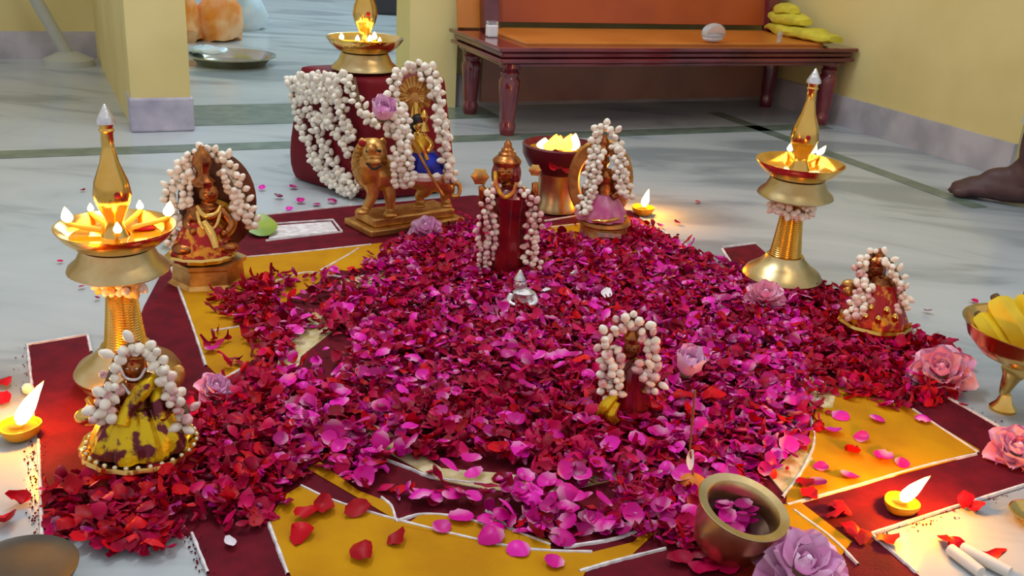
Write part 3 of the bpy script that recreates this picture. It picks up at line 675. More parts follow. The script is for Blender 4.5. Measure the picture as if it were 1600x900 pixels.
def pxs(px, py, w): return w*(G(px, py)-EYE).length/FOC
rose(1246, 916, pxs(1235, 880, 128), 'large open pinkish lilac rose lying in front of the brass cup', 'lilac', .008, (.05, -.45, .9), 1.05)
rose(1468, 605, pxs(1465, 580, 84), 'bright pink rose lying between the right idol and the footed banana bowl', 'pink', .010, (-.4, -.5, .8), .95)
rose(1584, 722, pxs(1575, 700, 76), 'pale pink rose at the right edge below the footed banana bowl', 'pink', .006, (-.2, -.5, .8), 1.0)
rose(1192, 484, pxs(1190, 470, 58), 'pale pink rose lying at the foot of the right brass lamp', 'pink', .014, (-.1, -.5, .9), 1.0)
rose(1068, 612, pxs(1065, 590, 84), 'half closed pale lilac bud right of the small garlanded idol', 'lilac', .02, (.1, -.3, .95), .8, True)
rose(665, 372, pxs(665, 360, 50), 'pink lilac flower lying in front of the brass lion statue', 'lilac', .008, (0, -.5, .8), 1.05)
rose(336, 628, pxs(335, 615, 52), 'lilac flower right behind the front left idol', 'lilac', .012, (.4, -.4, .8), .95)

# ------------------------------------------------------------------ brass oil lamps
def flame(parent, loc, h, r, lean=(0, 0), mt='flame'):
    pr = [(0, 0), (.55, .07), (.9, .2), (1, .34), (.86, .52), (.55, .72), (.25, .9), (0, 1)]
    m = MB(); m.lathe([(a*r, b*h) for a, b in pr], 10)
    m.v = [(x+lean[0]*(z/h)**1.5*h, y+lean[1]*(z/h)**1.5*h, z) for x, y, z in m.v]
    o = m.build('flame', MT[mt], parent, True, 80); o.location = loc; return o
LAMP = [(.0, 0), (.060, 0), (.062, .004), (.060, .012), (.070, .016), (.0715, .021), (.066, .030), (.048, .042), (.036, .054), (.033, .060)]
def oil_lamp(fr, label, flames, s=1.0, short=False, petal_in=None, power=.07):
    root = at(fr, 'brass_oil_lamp', label, 'oil lamp')
    zo = .165 if short else 0.0
    sc = lambda pr, dz=0: [(r*s, (z-zo+dz)*s) for r, z in pr]
    if not short:
        MB().lathe(sc(LAMP+[(0, .060)]), 40).build('base', MT['brass_dull'], root)
        st = [(0, .058)]
        n = 22
        for i in range(n*4+1):
            t = i/(n*4); st.append((.0285-.0095*t**.8+.0011*math.cos(i*PI/2), .058+.082*t))
        st += [(.024, .142), (.026, .148), (.017, .156), (.021, .165), (.018, .174), (0, .174)]
        MB().lathe(sc(st), 32).build('stem', MT['brass'], root, True, 60)
    MB().lathe(sc([(0, .168), (.058, .167), (.0665, .172), (.0645, .177), (.054, .186), (.046, .203), (0, .203)]), 40).build('drip_bell', MT['brass_dull'], root)
    def lip(a, t): return .0 if t < .35 or t > .8 else .035*max(0, math.cos(2.5*a))**10
    MB().lathe(sc([(0, .202), (.042, .203), (.056, .209), (.068, .219), (.0765, .231), (.077, .233), (.0745, .2325), (.062, .221), (.048, .2145), (.02, .213), (0, .213)]), 50).build('dish', MT['brass'], root)
    MB().lathe(sc([(0, .2195), (.058, .2195)]), 36).build('oil', MT['oil'], root)
    MB().lathe(sc([(0, .212), (.022, .213), (.016, .224), (.011, .236), (.013, .246), (.0205, .262), (.0245, .276), (.0215, .294), (.0125, .318), (.0082, .338), (.0078, .357), (.0100, .361), (.0080, .364), (.0098, .371), (0, .371)]), 28).build('finial', MT['brass'], root)
    MB().lathe(sc([(0, .3695), (.0125, .370), (.0120, .3745), (.0068, .384), (.0015, .394), (0, .395)]), 20).build('tip', MT['silver'], root)
    MB().ell(((.006*s, -.0225*s, (.280-zo)*s)), (.0045*s, .003*s, .0045*s), 10, 8).build('vermilion_dot', MT['kumkum'], root)
    for (px, py, h, lx) in flames:
        w = G(px, py, fr.z0+(.236-zo)*s); l = fr.loc(w); d = Vector((l.x, l.y, 0)); 
        if d.length > .074*s: d = d.normalized()*.074*s
        l = Vector((d.x, d.y, (.232-zo)*s)); inner = Vector((d.x*.3, d.y*.3, (.226-zo)*s))
        wk = MB().tube(smooth_path([inner, (inner+l)/2+Vector((0, 0, -.001)), l, l+Vector((0, 0, .004))], 8), [.0034, .0036, .0036, .0034, .003, .003, .0028, .002], 8).build('wick', MT['wick'], root)
        flame(wk, l+Vector((0, 0, .001)), h*.8, .27*h, (lx, 0))
        wl = fr.B+fr.ex*l.x*.93+fr.ey*l.y*.93+Vector((0, 0, l.z+h*.7))
        point('flame_light', wl, power)
    if petal_in:
        l = fr.loc(G(*petal_in, fr.z0+.222*s)); m = MB(); m.ell(l, (.015, .010, .004), 10, 6); m.build('red_petal', MT['redpetal'], root)
    return root
lf = Fr(202, 598)
oil_lamp(lf, 'tall brass oil lamp with five lit wicks nearest the viewer, at the left', [(106, 345, .026, -.1), (124, 318, .015, 0), (184, 362, .019, 0), (243, 310, .017, 0), (265, 335, .026, .15)], lf.L(170, 162).z/.395, petal_in=(225, 356))
rf = Fr(1219, 446)
oil_lamp(rf, 'tall brass oil lamp with lit wicks at the right, before the yellow wall', [(1208, 212, .020, 0), (1252, 232, .016, .3), (1305, 214, .028, .2), (1318, 228, .024, .5), (1250, 205, .012, 0)], rf.L(1281, 107).z/.395)
for fr, g in ((lf, [(152, 436), (170, 446), (198, 450), (222, 444), (238, 432)]),):
    ring = [fr.B+fr.ex*(.022*math.cos(a))+fr.ey*(.022*math.sin(a))+Vector((0, 0, .137)) for a in [i*PI/8 for i in range(17)]]
    garland('short ring of yellow and white jasmine around the neck of the front left lamp', [ring], .010, .008, 1.0, ('yellow', 'yellow', 'white', 'white'), None, 2, 3)
ring = [rf.B+rf.ex*(.029*math.cos(a))+rf.ey*(.029*math.sin(a))+Vector((0, 0, .143)) for a in [i*PI/8 for i in range(17)]]
garland('short ring of white jasmine around the neck of the right lamp', [ring], .009, .009, 1.0, ('white',), None, 2, 4)

# ------------------------------------------------------------------ red draped stand with the far lamp
def lerp2(a, b, t): return a+(b-a)*t
bA, bB, bC = G(449, 278), G(575, 316), G(712, 300); bD = bA+(bC-bB)*1.0
rs = thing('draped_stand', 'dark red cloth draped stand carrying the far brass lamp', 'stand', bB)
cen = (bA+bB+bC+bD)/4
TOPZ = Fr(575, 300).L(575, 117).z
rings = []
for z, k, off in ((0.004, .97, 0), (.03, 1.04, 0), (.09, 1.03, 0), (TOPZ*.65, .95, 0), (TOPZ*.9, .90, 0), (TOPZ*.97, .88, 0), (TOPZ, .86, 0), (TOPZ+.001, .5, 0), (TOPZ+.001, .02, 0)):
    row = []
    cs = [bA, bB, bC, bD]
    for e_ in range(4):
        a, b = cs[e_], cs[(e_+1) % 4]
        for i in range(10):
            p = a.lerp(b, i/10); d = p-cen; d.z = 0
            t = i/10; rr = 1-.05*(1-abs(2*((t+.5) % 1)-1))**3 if z < 9 else 1
            n_ = noise.noise(Vector((p.x*9, p.y*9, z*5)))*.02
            row.append(cen+d*(k*rr+n_*(1 if k > .6 else 0))+Vector((0, 0, z-cen.z)))
    rings.append(row)
m = MB(); vs = [p-bB for r_ in rings for p in r_]; N = 40
fs = [(i*N+j, i*N+(j+1) % N, (i+1)*N+(j+1) % N, (i+1)*N+j) for i in range(len(rings)-1) for j in range(N)]+[tuple(range((len(rings)-1)*N, len(rings)*N))]
m.add(vs, fs); o = m.build('cloth', MT['velvet'], rs, True, 80); sb = o.modifiers.new('sub', 'SUBSURF'); sb.levels = 1; sb.render_levels = 1
ff = Fr(571, 124, TOPZ)
ff = Fr(570, 112, TOPZ)
oil_lamp(ff, 'brass oil lamp with five lit wicks standing on the red draped stand at the back', [(520, 62, .020, 0), (537, 76, .018, 0), (585, 60, .022, 0), (590, 76, .020, 0), (617, 72, .014, 0)], 1.06, short=True, power=.03)
gf = Fr(560, 318)
def face_pt(px, py, out=.012):
    """point on the stand's left or right front face under a pixel"""
    d = ray(px, py)
    best = None
    for a, b in ((bA, bB), (bB, bC)):
        nrm = (b-a).cross(Vector((0, 0, 1))).normalized()
        if nrm.dot(EYE-a) < 0: nrm = -nrm
        t = (a-EYE).dot(nrm)/d.dot(nrm); p = EYE+d*t
        s = (p-a).dot(b-a)/(b-a).length_squared
        if -.25 <= s <= 1.25 and (best is None or -.0 <= s <= 1.0): best = p+nrm*out
        if 0 <= s <= 1: break
    return best
strs = [[(463, 122), (470, 165), (488, 220), (515, 275), (560, 302)], [(482, 116), (490, 160), (508, 215), (535, 262), (572, 294)], [(502, 114), (515, 155), (530, 200), (548, 230), (552, 240)], [(522, 116), (536, 150), (548, 190), (556, 215)],
        [(545, 116), (560, 145), (566, 160), (578, 185), (590, 192)], [(468, 120), (500, 125), (545, 120)], [(475, 145), (505, 150), (540, 150)], [(470, 135), (500, 140), (535, 135)], [(500, 240), (525, 275), (565, 300)], [(505, 180), (525, 195), (545, 195)], [(560, 120), (566, 150), (574, 175)]]
garland('broad many stranded white jasmine garland draped over the left of the red stand', [[face_pt(x, y) for x, y in s] for s in strs], .0145, .009, 1.28, ('white',), None, 2, 5)
lr = rose(600, 236, .085, 'lilac lotus bud held against the red stand above the lion statue', 'lilac', .15, (.2, -.5, .8), .8, True)

# ------------------------------------------------------------------ idols (each from the floor frame under it)
class Idol:
    def __init__(s, px, py, name, label, cat='idol', z0=0.0):
        s.fr = Fr(px, py, z0); s.u = s.fr.u; s.root = at(s.fr, name, label, cat); s.b = MB()
    def L(s, px, py, d=0): return s.fr.L(px, py, d*s.u)
    def W(s, px, py, d=0): return s.fr.W(px, py, d*s.u)
    def e(s, px, py, rx, rz, d=0, ry=None, m=None, ang=0):
        (m or s.b).ell(s.L(px, py, d), (rx*s.u, (ry if ry else rx*.8)*s.u, rz*s.u), 16, 10, Matrix.Rotation(rad(ang), 3, 'Y')); return s
    def t(s, pts, rr, m=None, n=12):
        q = smooth_path([s.L(*p) for p in pts], 4*len(pts)) if len(pts) > 2 else [s.L(*p) for p in pts]
        if isinstance(rr, (int, float)): r_ = [rr*s.u]*len(q)
        else: r_ = [s.u*(rr[int(k*(len(rr)-1)/(len(q)-1))]*(1-((k*(len(rr)-1)/(len(q)-1)) % 1))+rr[min(len(rr)-1, int(k*(len(rr)-1)/(len(q)-1))+1)]*((k*(len(rr)-1)/(len(q)-1)) % 1)) for k in range(len(q))]
        (m or s.b).tube(q, r_, n); return s
    def lat(s, px, pts, d=0, n=28, m=None, wob=None, flat=1.0):          # pts: (radius px, image y) along the axis through px
        mm = m or s.b
        c = s.L(px, pts[0][1], d); pr = [(r*s.u, s.L(px, y, d).z) for r, y in pts]
        mm.lathe(pr, n, (c.x, c.y, 0), Matrix.Diagonal((1, flat, 1)), 0, wob); return s
    def done(s, mt, vox=1.3, name='body'): return remesh(s.b.build(name, MT[mt], s.root), vox*s.u, 3)
    def part(s, name, mt, m, smooth=True, label=None):
        o = m.build(name, MT[mt], s.root, smooth)
        if label: o['label'] = label
        return o
    def face(s, px, py, r, d, mt='dark'):
        for sx in (-1, 1):
            m = MB(); s.e(px+sx*r*.38, py-r*.05, r*.12, r*.065, d-r*.84, r*.10, m); s.part('eye', mt, m)
        m = MB(); s.e(px, py-r*.5, r*.13, r*.2, d-r*.80, r*.12, m); s.part('tilak', 'kumkum', m)
        s.e(px, py+r*.12, r*.09, r*.22, d-r*.76, r*.14); s.e(px, py+r*.48, r*.2, r*.05, d-r*.7, r*.08)
        for sx in (-1, 1): s.e(px+sx*r*.95, py+r*.1, r*.14, r*.3, d, r*.2)

# --- standing idol in the middle
I = Idol(790, 428, 'standing_idol', 'tall standing bronze idol in a dark red robe at the middle of the petals')
I.lat(790, [(0, 430), (30, 430), (31, 424), (24, 420), (20, 400), (19, 330), (24, 300), (17, 290), (9, 286), (0, 284)], flat=.8)
I.e(790, 270, 15, 18); I.face(790, 270, 15, 0)
I.e(763, 303, 9, 10).e(821, 303, 9, 10)
I.t([(764, 302, 0), (756, 325, -6), (754, 300, -16), (752, 290, -16)], [8, 7, 6, 5]).t([(820, 302, 0), (832, 325, -6), (836, 300, -14), (836, 285, -14)], [8, 7, 6, 5])
I.lat(792, [(0, 258), (20, 258), (22, 250), (16, 244), (13, 242), (14, 239), (9, 237), (10, 233), (6, 230), (6, 224), (2, 219), (0, 217)])
I.done('bronze')
m = MB(); I.lat(791, [(0, 428), (31, 428), (29, 400), (27, 350), (30, 318), (33, 304), (22, 294), (14, 288), (0, 287)], -1, 40, m, lambda a, t: .05*math.sin(11*a)*(1-t), .85); I.part('robe', 'silk_maroon', m)
m = MB(); I.e(781, 272, 13, 22, 4, 12, m).e(801, 272, 13, 22, 4, 12, m); I.part('veil', 'silk_maroon', m)
m = MB(); I.t([(774, 268, -10), (776, 290, -22), (788, 308, -27), (802, 300, -25), (806, 285, -18)], [3, 3.5, 3, 3, 2], m); I.part('gold_trim', 'silk_yellow', m)
for x, y, r in ((750, 276, 13), (836, 266, 9)):
    m = MB(); c = I.L(x, y, -14); m.lathe([(0, -.25*r*I.u), (.7*r*I.u, -.22*r*I.u), (r*I.u, 0), (.7*r*I.u, .22*r*I.u), (0, .25*r*I.u)], 12, c, Matrix.Rotation(PI/2, 3, 'X'), 0, lambda a, t: .1*math.cos(6*a)); I.part('emblem', 'brass_old', m)
garland('pink and white flower garland hanging down both sides of the tall standing idol', [[I.W(*p) for p in ((750, 424, -12), (756, 390, -20), (752, 350, -22), (762, 315, -22), (770, 298, -16), (792, 292, 14), (815, 298, -16), (828, 312, -22), (843, 345, -22), (834, 385, -20), (840, 424, -12))],
        [I.W(*p) for p in ((762, 410, -16), (768, 370, -24), (762, 335, -24))], [I.W(*p) for p in ((826, 410, -16), (830, 370, -22), (832, 330, -22))]], .0125, .010, .95, ('pink', 'pink', 'white'), None, 2, 11, 'silk_maroon')

# --- brass lion with seated goddess
I = Idol(640, 362, 'lion_statue', 'brass lion statue on a stepped plinth carrying a seated goddess in blue', 'statue')
fr = I.fr
g0, g1, g3 = G(580, 374), G(726, 352), G(537, 352)
dv = g3-g0
def step(p, q, d, z0, z1, ins): 
    ax = (q-p).normalized(); ay = d.normalized(); c = [p+ax*ins+ay*ins, q-ax*ins+ay*ins, q-ax*ins+d-ay*ins, p+ax*ins+d-ay*ins]
    return MB().prism([fr.loc(v).xy for v in c], z0, z1)
bevel(step(g0, g1, dv, .002, .016, 0).build('lower_plinth', MT['brass_old'], I.root, False), .003); bevel(step(g0, g1, dv, .016, .034, .014).build('upper_plinth', MT['brass_old'], I.root, False), .004)
I.e(577, 256, 27, 40, -6, 24).e(584, 236, 20, 20, -18, 18).e(580, 232, 8, 7, -36, 10).e(584, 252, 12, 7, -34, 9)
for sx in (566, 598): I.e(sx, 222, 6, 7, -10)
I.t([(585, 270, 0), (625, 268, 14), (670, 276, 22), (692, 285, 26)], [28, 25, 23, 18])
I.t([(580, 285, -12), (582, 305, -14), (572, 325, -16)], [13, 9, 7]).e(566, 330, 11, 5, -22, 12)
I.t([(605, 280, -2), (609, 305, -8), (610, 328, -8)], [13, 9, 7]).e(610, 335, 11, 6, -14, 12)
I.t([(668, 285, 16), (664, 298, 18), (655, 306, 20), (660, 318, 22)], [15, 11, 7, 6]).e(655, 321, 10, 4, 14, 9)
I.t([(692, 283, 22), (700, 297, 24), (694, 306, 26), (700, 318, 26)], [15, 11, 7, 6]).e(697, 321, 10, 4, 18, 9)
I.t([(706, 282, 26), (718, 290, 24), (716, 305, 20), (706, 308, 18)], [4, 4, 3, 4])
I.done('brass_old', 1.5)
m = MB()
for k in range(22):
    a = k*2*PI/22; I.t([(577+17*math.cos(a), 248+22*math.sin(a), -26), (577+25*math.cos(a), 254+34*math.sin(a), -14), (577+26*math.cos(a+.15), 257+40*math.sin(a+.15), 0)], [2.5, 4, 2], m, 6)
I.part('mane', 'brass_old', m)
for sx in (574, 593):
    m = MB(); I.e(sx, 236, 3, 2.5, -36, 2, m); I.part('eye', 'dark', m)
m = MB(); I.e(566, 224, 6, 5, -26, 3, m); I.part('vermilion_dot', 'kumkum', m)
m = MB(); I.t([(572, 255, -40), (584, 264, -42), (597, 258, -38)], [1.5, 2.2, 1.5], m, 8); I.part('mouth', 'dark', m)
J = I; I.b = MB()
I.e(655, 195, 9, 11, 6).t([(655, 205, 8), (656, 235, 8)], [9, 13]).t([(648, 214, 4), (640, 228, -6), (645, 240, -14)], [4.5, 4, 3.5]).t([(664, 214, 4), (674, 226, 0), (668, 238, -12)], [4.5, 4, 3.5]); I.face(655, 196, 9, 6)
I.done('brass', 1.0, 'goddess')
m = MB(); I.e(654, 189, 12, 11, 9, 10, m).e(653, 200, 13, 16, 12, 8, m); I.part('hair', 'hair', m)
m = MB(); I.t([(656, 210, 7), (657, 236, 7)], [11, 15], m).t([(648, 212, 3), (660, 232, -8), (668, 250, -14)], [3, 3, 3], m); I.part('blouse', 'silk_yellow', m)
m = MB(); I.lat(662, [(0, 236), (16, 236), (28, 250), (32, 266), (30, 270), (0, 270)][::-1], 4, 30, m, lambda a, t: .06*math.sin(9*a), .8); I.part('skirt', 'silk_blue', m)
m = MB(); I.lat(660, [(30, 277), (34, 270), (31, 264)], 4, 30, m, lambda a, t: .05*math.sin(15*a), .85); I.part('skirt_hem', 'bud', m)
m = MB(); I.t([(642, 214, -24), (664, 258, -24), (692, 306, -20)], 2.2, m, 8).t([(642, 216, -24), (637, 205, -24)], [3, .5], m, 8); I.part('spear', 'brass_old', m)
m = MB(); c = I.L(648, 150, 22)
for k in range(15):
    a = rad(-28+k*236/14); m.tube([c+Vector((4*I.u*math.cos(a), -.001, 4*I.u*math.sin(a))), c+Vector((14*I.u*math.cos(a), -.006, 15*I.u*math.sin(a))), c+Vector((23*I.u*math.cos(a), 0, 29*I.u*math.sin(a)))], [.0015, .0045, .0055], 8)
m.ell(c, (20*I.u, .004, 24*I.u))
I.part('shell_halo', 'brass_old', m)
m = MB(); I.t([(650, 160, 24), (650, 200, 18), (656, 240, 14)], [7, 9, 12], m).lat(662, [(0, 205), (9, 204), (4, 190), (7, 182), (2, 172), (0, 170)], 4, 14, m); I.part('halo_post', 'brass', m)
garland('white jasmine garland arched over the goddess on the lion statue', [[I.W(*p) for p in ((605, 210, -8), (612, 180, -6), (612, 140, 6), (622, 115, 16), (645, 104, 20), (670, 108, 20), (684, 130, 16), (688, 180, 4), (698, 230, 0), (706, 288, 4))],
        [I.W(*p) for p in ((622, 290, -30), (618, 250, -30), (622, 205, -22), (620, 160, -6))], [I.W(*p) for p in ((640, 288, -30), (634, 245, -30), (632, 205, -18), (628, 165, -6))], [I.W(*p) for p in ((700, 275, -4), (694, 220, -4), (682, 165, 4), (675, 130, 12), (655, 112, 18))]], .0128, .010, 1.2, ('white',), None, 2, 12)

lr.location = I.W(596, 192, -16)
# --- back left seated idol
I = Idol(326, 440, 'seated_idol', 'gold and red seated idol with round brown halo, on a six sided brass pedestal')
m = MB(); I.lat(327, [(0, 452), (60, 450), (60, 440), (52, 432), (50, 412), (56, 408), (56, 402), (0, 402)], 0, 6, m, None, .9); I.part('pedestal', 'brass_old', m, False)
m = MB(); I.lat(315, [(0, 404), (46, 402), (50, 396), (46, 393), (40, 398), (0, 398)], -8, 36, m, lambda a, t: .03*math.cos(12*a), .8); I.part('jewelled_tray', 'brass', m)
I.lat(322, [(0, 400), (40, 400), (38, 385), (28, 365), (20, 350), (22, 330), (24, 322), (14, 316), (0, 314)], 0, 24, None, None, .8)
I.e(326, 302, 14.5, 17, -2); I.face(326, 303, 14.5, -2)
I.e(290, 388, 20, 10, -20, 16).e(352, 385, 20, 10, -16, 16)
I.t([(306, 326, 0), (292, 348, -8), (302, 362, -22)], [8, 7, 6]).t([(344, 326, 0), (360, 350, -8), (350, 368, -20)], [8, 7, 6])
I.e(302, 362, 6, 6, -26).e(350, 366, 6, 7, -24)
I.done('bronze', 1.3)
m = MB(); I.lat(318, [(0, 290), (15, 289), (16, 282), (9, 275), (8, 268), (11, 262), (14, 252), (11, 242), (5, 235), (3, 228), (0, 226)], -2, 20, m, lambda a, t: .06*math.cos(8*a)); I.part('crown', 'bronze', m)
m = MB(); I.lat(318, [(0, 398), (44, 398), (40, 380), (28, 355), (20, 345), (0, 344)], -8, 36, m, lambda a, t: .06*math.sin(10*a), .75); I.part('skirt', 'silk_red', m)
m = MB(); I.t([(308, 322, -12), (316, 334, -19), (326, 338, -21), (338, 333, -19), (344, 322, -12)], [3, 4, 5, 4, 3], m); I.part('necklace', 'brass', m)
m = MB(); I.t([(308, 330, -16), (314, 352, -24), (326, 360, -26), (338, 352, -24), (344, 330, -16)], 3, m); I.part('necklace', 'brass', m)
m = MB(); I.t([(318, 345, -24), (330, 365, -30), (338, 388, -40)], [5, 7, 5], m); I.part('sash', 'brass', m)
m = MB(); c = I.L(340, 315, 26); m.lathe([(0, .003), (50*I.u, .003), (56*I.u, 0), (50*I.u, -.003), (0, -.003)], 36, c, Matrix.Rotation(PI/2, 3, 'X') @ Matrix.Diagonal((1, 1.35, 1))); I.part('halo', 'bronze_dark', m)
m = MB(); I.e(330, 345, 38, 34, 14, 8, m); I.part('shawl', 'silk_yellow', m)
I2 = I
garland('white jasmine garland arched round the halo of the back left seated idol', [[I.W(*p) for p in ((262, 380, -6), (272, 345, 0), (262, 310, 6), (276, 270, 10), (300, 240, 12), (325, 236, 12), (352, 250, 12), (372, 285, 10), (385, 320, 8), (398, 355, 6))],
        [I.W(*p) for p in ((288, 320, 0), (292, 280, 6), (304, 255, 8))], [I.W(*p) for p in ((348, 268, 4), (362, 290, 4), (378, 340, 4))]], .0115, .009, 1.1, ('white',), None, 2, 13)
for px, py, nm, lab, sc, rr in ((402, 372, 'betel_leaf', 'pale green leaf on the floor right of the back left idol', .075, 20), (268, 392, 'betel_leaf', 'pale green leaf peeking out left of the back left idol', .06, 150)):
    m = petal_mesh(nm, None, sc, sc*.8, .15, 6, 6, .1); o = m.build(nm, MT['leaf'], None, True, 80); w = G(px, py); o.location = (w.x, w.y+.03, .012); o.rotation_euler = (rad(14), 0, rad(rr)); tag(o, lab, 'leaf')

# --- front left idol
I = Idol(222, 722, 'seated_idol', 'garlanded seated idol in shiny gold brocade at the near left, on a jewelled round tray')
m = MB(); I.lat(222, [(0, 730), (52, 730), (50, 712), (74, 700), (82, 694), (80, 688), (70, 694), (0, 696)], 0, 44, m, lambda a, t: .02*math.cos(14*a)*(t > .3), 1.0); I.part('tray', 'brass', m)
c = I.L(222, 692)
for k in range(30):
    a = 2*PI*k/30; m = MB(); m.ell((c.x+75*I.u*math.cos(a), 75*I.u*math.sin(a), I.L(222, 689).z), (.0028, .0028, .0028), 8, 5); I.part('gem', 'gem', m)
I.lat(222, [(0, 694), (55, 694), (52, 680), (40, 655), (30, 640), (26, 615), (28, 600), (14, 590), (0, 588)], 0, 24, None, None, .8)
I.e(208, 575, 19, 22, -6); I.face(206, 577, 19, -6, 'silver')
I.lat(212, [(0, 562), (18, 562), (20, 552), (12, 546), (13, 540), (7, 534), (0, 530)], 0, 18)
I.t([(196, 606, -4), (174, 630, -10), (186, 650, -26)], [10, 9, 7]).t([(250, 606, -4), (268, 630, -10), (255, 650, -24)], [10, 9, 7]).e(186, 652, 8, 8, -30).e(254, 652, 8, 8, -28)
I.done('bronze', 1.5)
def pleat(a, t): return .09*math.sin(9*a+3*t)*(1-t*.6)+.03*math.sin(23*a)
m = MB(); I.lat(222, [(0, 694), (66, 694), (68, 686), (58, 665), (44, 642), (34, 628), (0, 626)], -2, 72, m, pleat, .88); I.part('brocade_skirt', 'silk_gold', m)
m = MB(); I.t([(238, 588, -14), (222, 610, -28), (200, 640, -34), (190, 665, -46)], [10, 12, 10, 8], m).t([(250, 600, -10), (245, 625, -28), (250, 655, -40)], [8, 9, 8], m); I.part('sash', 'silk_gold', m)
m = MB(); I.t([(186, 570, -24), (196, 590, -28), (216, 592, -28), (228, 575, -22)], 2.2, m, 8).t([(190, 600, -20), (215, 625, -32), (240, 605, -24)], 2.5, m, 8); I.part('necklace', 'silver', m)
m = MB(); I.e(275, 590, 12, 20, 4, 6, m, 20); I.part('fan_ornament', 'brass_old', m)
m = MB(); I.e(150, 640, 14, 16, 6, 8, m); I.part('fan_ornament', 'brass_old', m)
m = MB(); I.t([(160, 626, 0), (146, 632, -4), (136, 622, -4)], [8, 6, 4], m).e(140, 650, 20, 14, 0, 12, m); I.part('attendant', 'brass', m)
garland('white jasmine garland with dark petals hung over the near left idol', [[I.W(*p) for p in ((148, 656, -30), (158, 620, -24), (172, 590, -20), (182, 560, -16), (205, 538, -10), (225, 548, -6), (242, 552, -12), (258, 585, -20), (270, 615, -26), (292, 640, -28), (282, 675, -34))], [I.W(*p) for p in ((172, 655, -34), (165, 628, -30), (182, 600, -28))], [I.W(*p) for p in ((268, 630, -30), (262, 600, -26), (246, 570, -20))]], .0125, .0085, .98, ('white', 'white', 'pink'), None, 2, 14)

# --- right idol
I = Idol(1362, 515, 'seated_idol', 'red clothed garlanded idol on a gold tray at the right edge of the petals', 'idol', .014)
m = MB(); I.lat(1362, [(0, 522), (36, 522), (48, 508), (52, 502), (50, 498), (44, 504), (0, 505)], 0, 40, m, lambda a, t: .03*math.cos(9*a)); I.part('tray', 'brass', m)
I.lat(1365, [(0, 505), (36, 505), (32, 480), (22, 460), (20, 440), (12, 430), (0, 428)], 0, 24, None, None, .85)
I.e(1368, 420, 12, 14); I.face(1368, 421, 12, 0); I.lat(1370, [(0, 414), (12, 412), (13, 405), (7, 400), (8, 396), (2, 388), (0, 386)], 0, 16)
I.t([(1350, 444, 0), (1340, 465, -8), (1352, 478, -18)], [7, 6, 5]).t([(1386, 444, 0), (1396, 465, -8), (1384, 478, -18)], [7, 6, 5])
I.done('bronze', 1.2)
m = MB(); I.lat(1365, [(0, 504), (44, 504), (44, 494), (34, 472), (24, 452), (20, 440), (0, 438)], -1, 50, m, lambda a, t: .06*math.sin(9*a), .9); I.part('robe', 'silk_red', m)
m = MB(); I.e(1362, 425, 20, 22, 8, 10, m); I.part('veil', 'silk_maroon', m)
m = MB(); I.e(1328, 445, 12, 8, 6, 8, m).e(1326, 455, 8, 8, 0, 8, m); I.part('side_ornament', 'brass_old', m)
for x, y, d in ((1352, 496, -36), (1385, 486, -36), (1372, 500, -40), (1398, 497, -34), (1360, 482, -30)):
    m = MB(); I.e(x, y, 5, 7, d, 3, m); I.part('gold_motif', 'brass', m)
garland('white jasmine garland hung over the red clothed right idol', [[I.W(*p) for p in ((1324, 498, -26), (1335, 470, -20), (1350, 445, -18), (1340, 430, -10), (1352, 404, -4), (1370, 398, 4), (1390, 408, -4), (1402, 430, -8), (1412, 455, -8), (1408, 488, -14))], [I.W(*p) for p in ((1340, 494, -34), (1352, 470, -28), (1358, 440, -22))]], .0092, .0085, .98, ('white', 'white', 'pink'), None, 2, 15)

# --- small front idol
I = Idol(985, 655, 'small_idol', 'small dark red idol standing inside an arch of white flowers, nearest the brass cup')
I.lat(985, [(0, 660), (34, 660), (32, 648), (22, 640), (18, 610), (22, 575), (12, 562), (0, 560)], 0, 22, None, None, .8)
I.e(987, 545, 13, 17); I.face(987, 547, 13, 0); I.lat(987, [(0, 535), (13, 533), (14, 526), (8, 518), (4, 508), (0, 504)], 0, 16)
I.t([(968, 580, 0), (958, 600, -8), (966, 615, -16)], [7, 6, 5]).t([(1003, 580, 0), (1012, 600, -8), (1004, 615, -16)], [7, 6, 5])
I.done('bronze', 1.2)
m = MB(); I.lat(986, [(0, 656), (34, 656), (28, 635), (20, 605), (24, 575), (12, 562), (0, 561)], -1, 40, m, lambda a, t: .06*math.sin(8*a), .85); I.part('robe', 'silk_maroon', m)
m = MB()
for pts, r in (([(962, 618, -34), (946, 634, -40), (934, 650, -42)], [6, 9, 6]), ([(964, 628, -36), (954, 648, -42), (964, 660, -42)], [6, 10, 6])): I.t(pts, r, m, 6)
I.part('gold_foil', 'foil', m)
garland('pinkish white flower garland arched over the small dark red idol', [[I.W(*p) for p in ((948, 622, -18), (944, 590, -16), (950, 560, -12), (940, 535, -8), (958, 512, -4), (985, 496, 0), (1008, 512, -4), (1020, 540, -8), (1016, 570, -12), (1026, 598, -16), (1020, 618, -18))], [I.W(*p) for p in ((962, 615, -22), (964, 580, -20), (956, 545, -14))], [I.W(*p) for p in ((1002, 590, -18), (1008, 565, -14))]], .0118, .0085, .98, ('pink', 'white', 'white'), None, 2, 16, 'silk_maroon')

